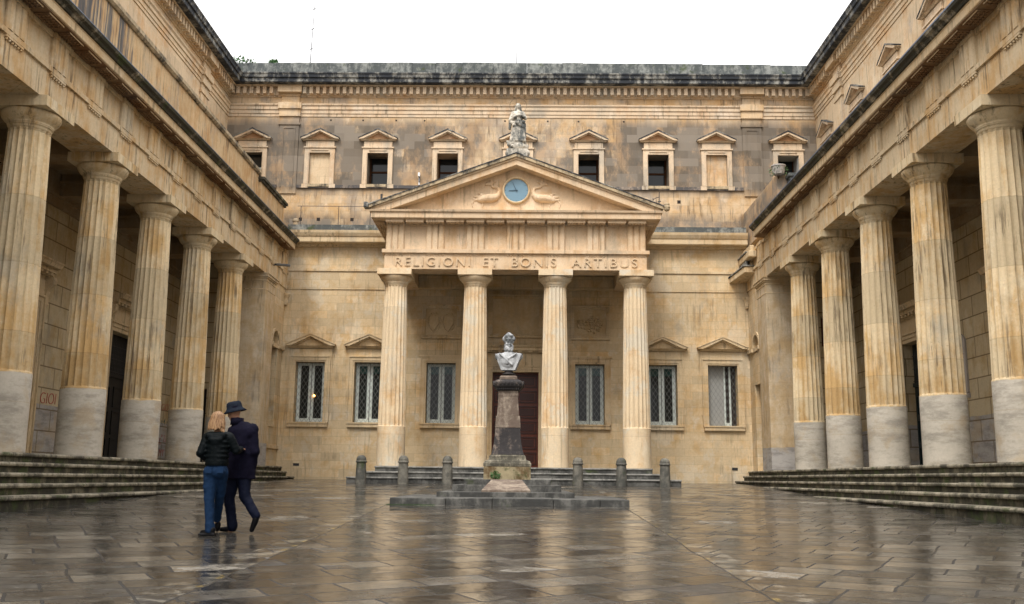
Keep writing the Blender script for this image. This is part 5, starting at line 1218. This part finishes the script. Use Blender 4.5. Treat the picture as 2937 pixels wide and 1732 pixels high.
def woman():
    t = thing('person', 'blonde woman in a short black quilted jacket and blue jeans, seen from behind', 'person')
    kL, aL = (-.015, -.01, .49), (.02, -.01, .085); kR, aR = (.07, .17, .52), (-.02, .42, .16)
    b = MB(); b.cap((.055, 0, .90), .115, (.055, 0, 1.08), .105); b.cap((.055, 0, 1.08), .105, (.05, 0, 1.28), .12); b.cap((-.07, 0, 1.33), .055, (.17, 0, 1.33), .055)
    b.cap((-.02, 0, .86), .08, kL, .052); b.cap(kL, .050, aL, .034); b.cap((.12, .02, .86), .08, kR, .052); b.cap(kR, .05, aR, .034); b.cap((.04, 0, 1.34), .045, (.03, .01, 1.46), .043)
    b.cap(aL, .032, (.02, 0, .03), .03); b.cap((.03, 0, .03), .03, (-.06, .04, .03), .028); b.cap(aR, .032, (-.02, .46, .08), .03)
    head(b, (.03, .015, 1.545), (-.35, .90, -.15), .95)
    sL, eL, wL = (-.10, .0, 1.31), (-.165, -.05, 1.10), (-.08, .10, .98); sR, eR, wR = (.21, .0, 1.31), (.30, .03, 1.14), (.27, .33, 1.17)
    for a_, c_, d_ in ((sR, eR, wR), (sL, eL, wL)): b.cap(a_, .045, c_, .037); b.cap(c_, .036, d_, .026)
    hand_(b, wL, (.3, .5, -.4), (0, 0, -1), .92); hand_(b, wR, (.1, .9, 0), (0, 0, -1), .92)
    link('body', blob(b, .013, 3), M['skin'], t)
    j = MB(); j.cap((.055, 0, 1.0), .14, (.05, 0, 1.25), .15); j.cap((-.06, 0, 1.31), .085, (.17, 0, 1.31), .085)
    for k, z in enumerate((.99, 1.055, 1.12, 1.185, 1.25)): j.sphere((.052, 0, z), (.182-.004*abs(k-4), .145, .045), 20, 8)
    for (a_, c_, d_) in ((sL, eL, (-.09, .07, 1.0)), (sR, eR, (.275, .32, 1.165))):
        a_ = Vector(a_); c_ = Vector(c_); d_ = Vector(d_)
        for q_ in range(5): j.sphere(a_.lerp(c_, q_/4), .070-.002*q_, 12, 8)
        for q_ in range(4): j.sphere(c_.lerp(d_, q_/3), .060-.004*q_, 12, 8)
        j.cap(a_, .060, c_, .052); j.cap(c_, .05, d_, .042)
    j.cap((-.05, -.07, 1.335), .055, (.14, -.07, 1.335), .055); j.cap((.0, -.11, 1.28), .05, (.10, -.11, 1.28), .05); j.sphere((.05, -.11, 1.24), (.08, .05, .06))
    link('jacket', blob(j, .012, 2, (.07, .012)), M['jacket'], t)
    link('waistband', MB().lathe([(.150, .93), (.158, .95), (.156, .985)], 28, (.055, 0), cap=False).mesh('w', True), M['jacket'], t)
    p = MB(); p.sphere((.055, -.015, .87), (.155, .125, .12)); p.cap((-.015, -.01, .84), .108, kL, .072); p.cap(kL, .070, (.01, -.01, .15), .060); p.cap((.115, .01, .84), .104, kR, .066); p.cap(kR, .064, (-.01, .38, .20), .054)
    p.sphere((-.005, -.05, .85), (.09, .09, .10)); p.sphere((.115, -.05, .85), (.09, .09, .10)); p.cap((.01, -.01, .15), .064, (.02, -.005, .08), .072); p.cap((.055, 0, .90), .130, (.055, 0, .95), .135)
    jn = link('jeans', blob(p, .012, 2, (.07, .018)), M['jeans'], t)
    for x in (-.05, .105): link('pocket', MB().box(x, x+.085, -.150, -.138, .83, .91).mesh('p'), M['jeans'], jn)
    s = MB(); shoe(s, (.05, -.02, .04), (-.09, .03, .04), .048); s.cap((.03, -.01, .05), .055, (.02, -.005, .10), .052); s.box(-.13, .10, -.06, .05, 0, .03); link('shoe', blob(s, .012, 3), M['shoe'], t)
    s = MB(); shoe(s, (-.01, .42, .09), (-.05, .54, .05), .045); link('shoe', blob(s, .012, 3), M['shoe'], t)
    h = MB(); rd = random.Random(21); h.sphere((.03, -.005, 1.58), (.098, .105, .095)); h.sphere((.03, -.03, 1.50), (.098, .085, .10))
    for k in range(90):
        a = rd.uniform(math.pi*.95, math.pi*2.05)+rd.uniform(-.1, .1); r0 = .075; r1 = rd.uniform(.095, .118); zt = rd.uniform(1.405, 1.455)
        x0, y0_ = .03+r0*math.cos(a), -.01+r0*math.sin(a); h.cap((x0, y0_, 1.58), .024, (.03+r1*.95*math.cos(a), -.01+r1*.82*math.sin(a), 1.50), .016, 6)
        h.cap((.03+r1*.95*math.cos(a), -.01+r1*.82*math.sin(a), 1.50), .016, (.03+(r1+.006)*math.cos(a), -.02+r1*.88*math.sin(a), zt), .006, 6)
    h.cap((.10, -.06, 1.42), .03, (.15, -.07, 1.375), .012)
    link('hair', blob(h, .0065, 1), M['hair'], t)
    return t
mn = man(); v = at_px(658, 1527, 13.7); s_ = gz(v.x, 13.7); mn.location = (v.x, 13.7, s_+.004)
wo = woman(); v = at_px(597, 1540, 13.15); wo.location = (v.x, 13.15, gz(v.x, 13.15)+.004)
mn.scale = wo.scale = (.985,)*3
print('man', mn.location, 'woman', wo.location, 'px foot z', at_px(658, 1527, 13.7).z, at_px(597, 1540, 13.15).z)
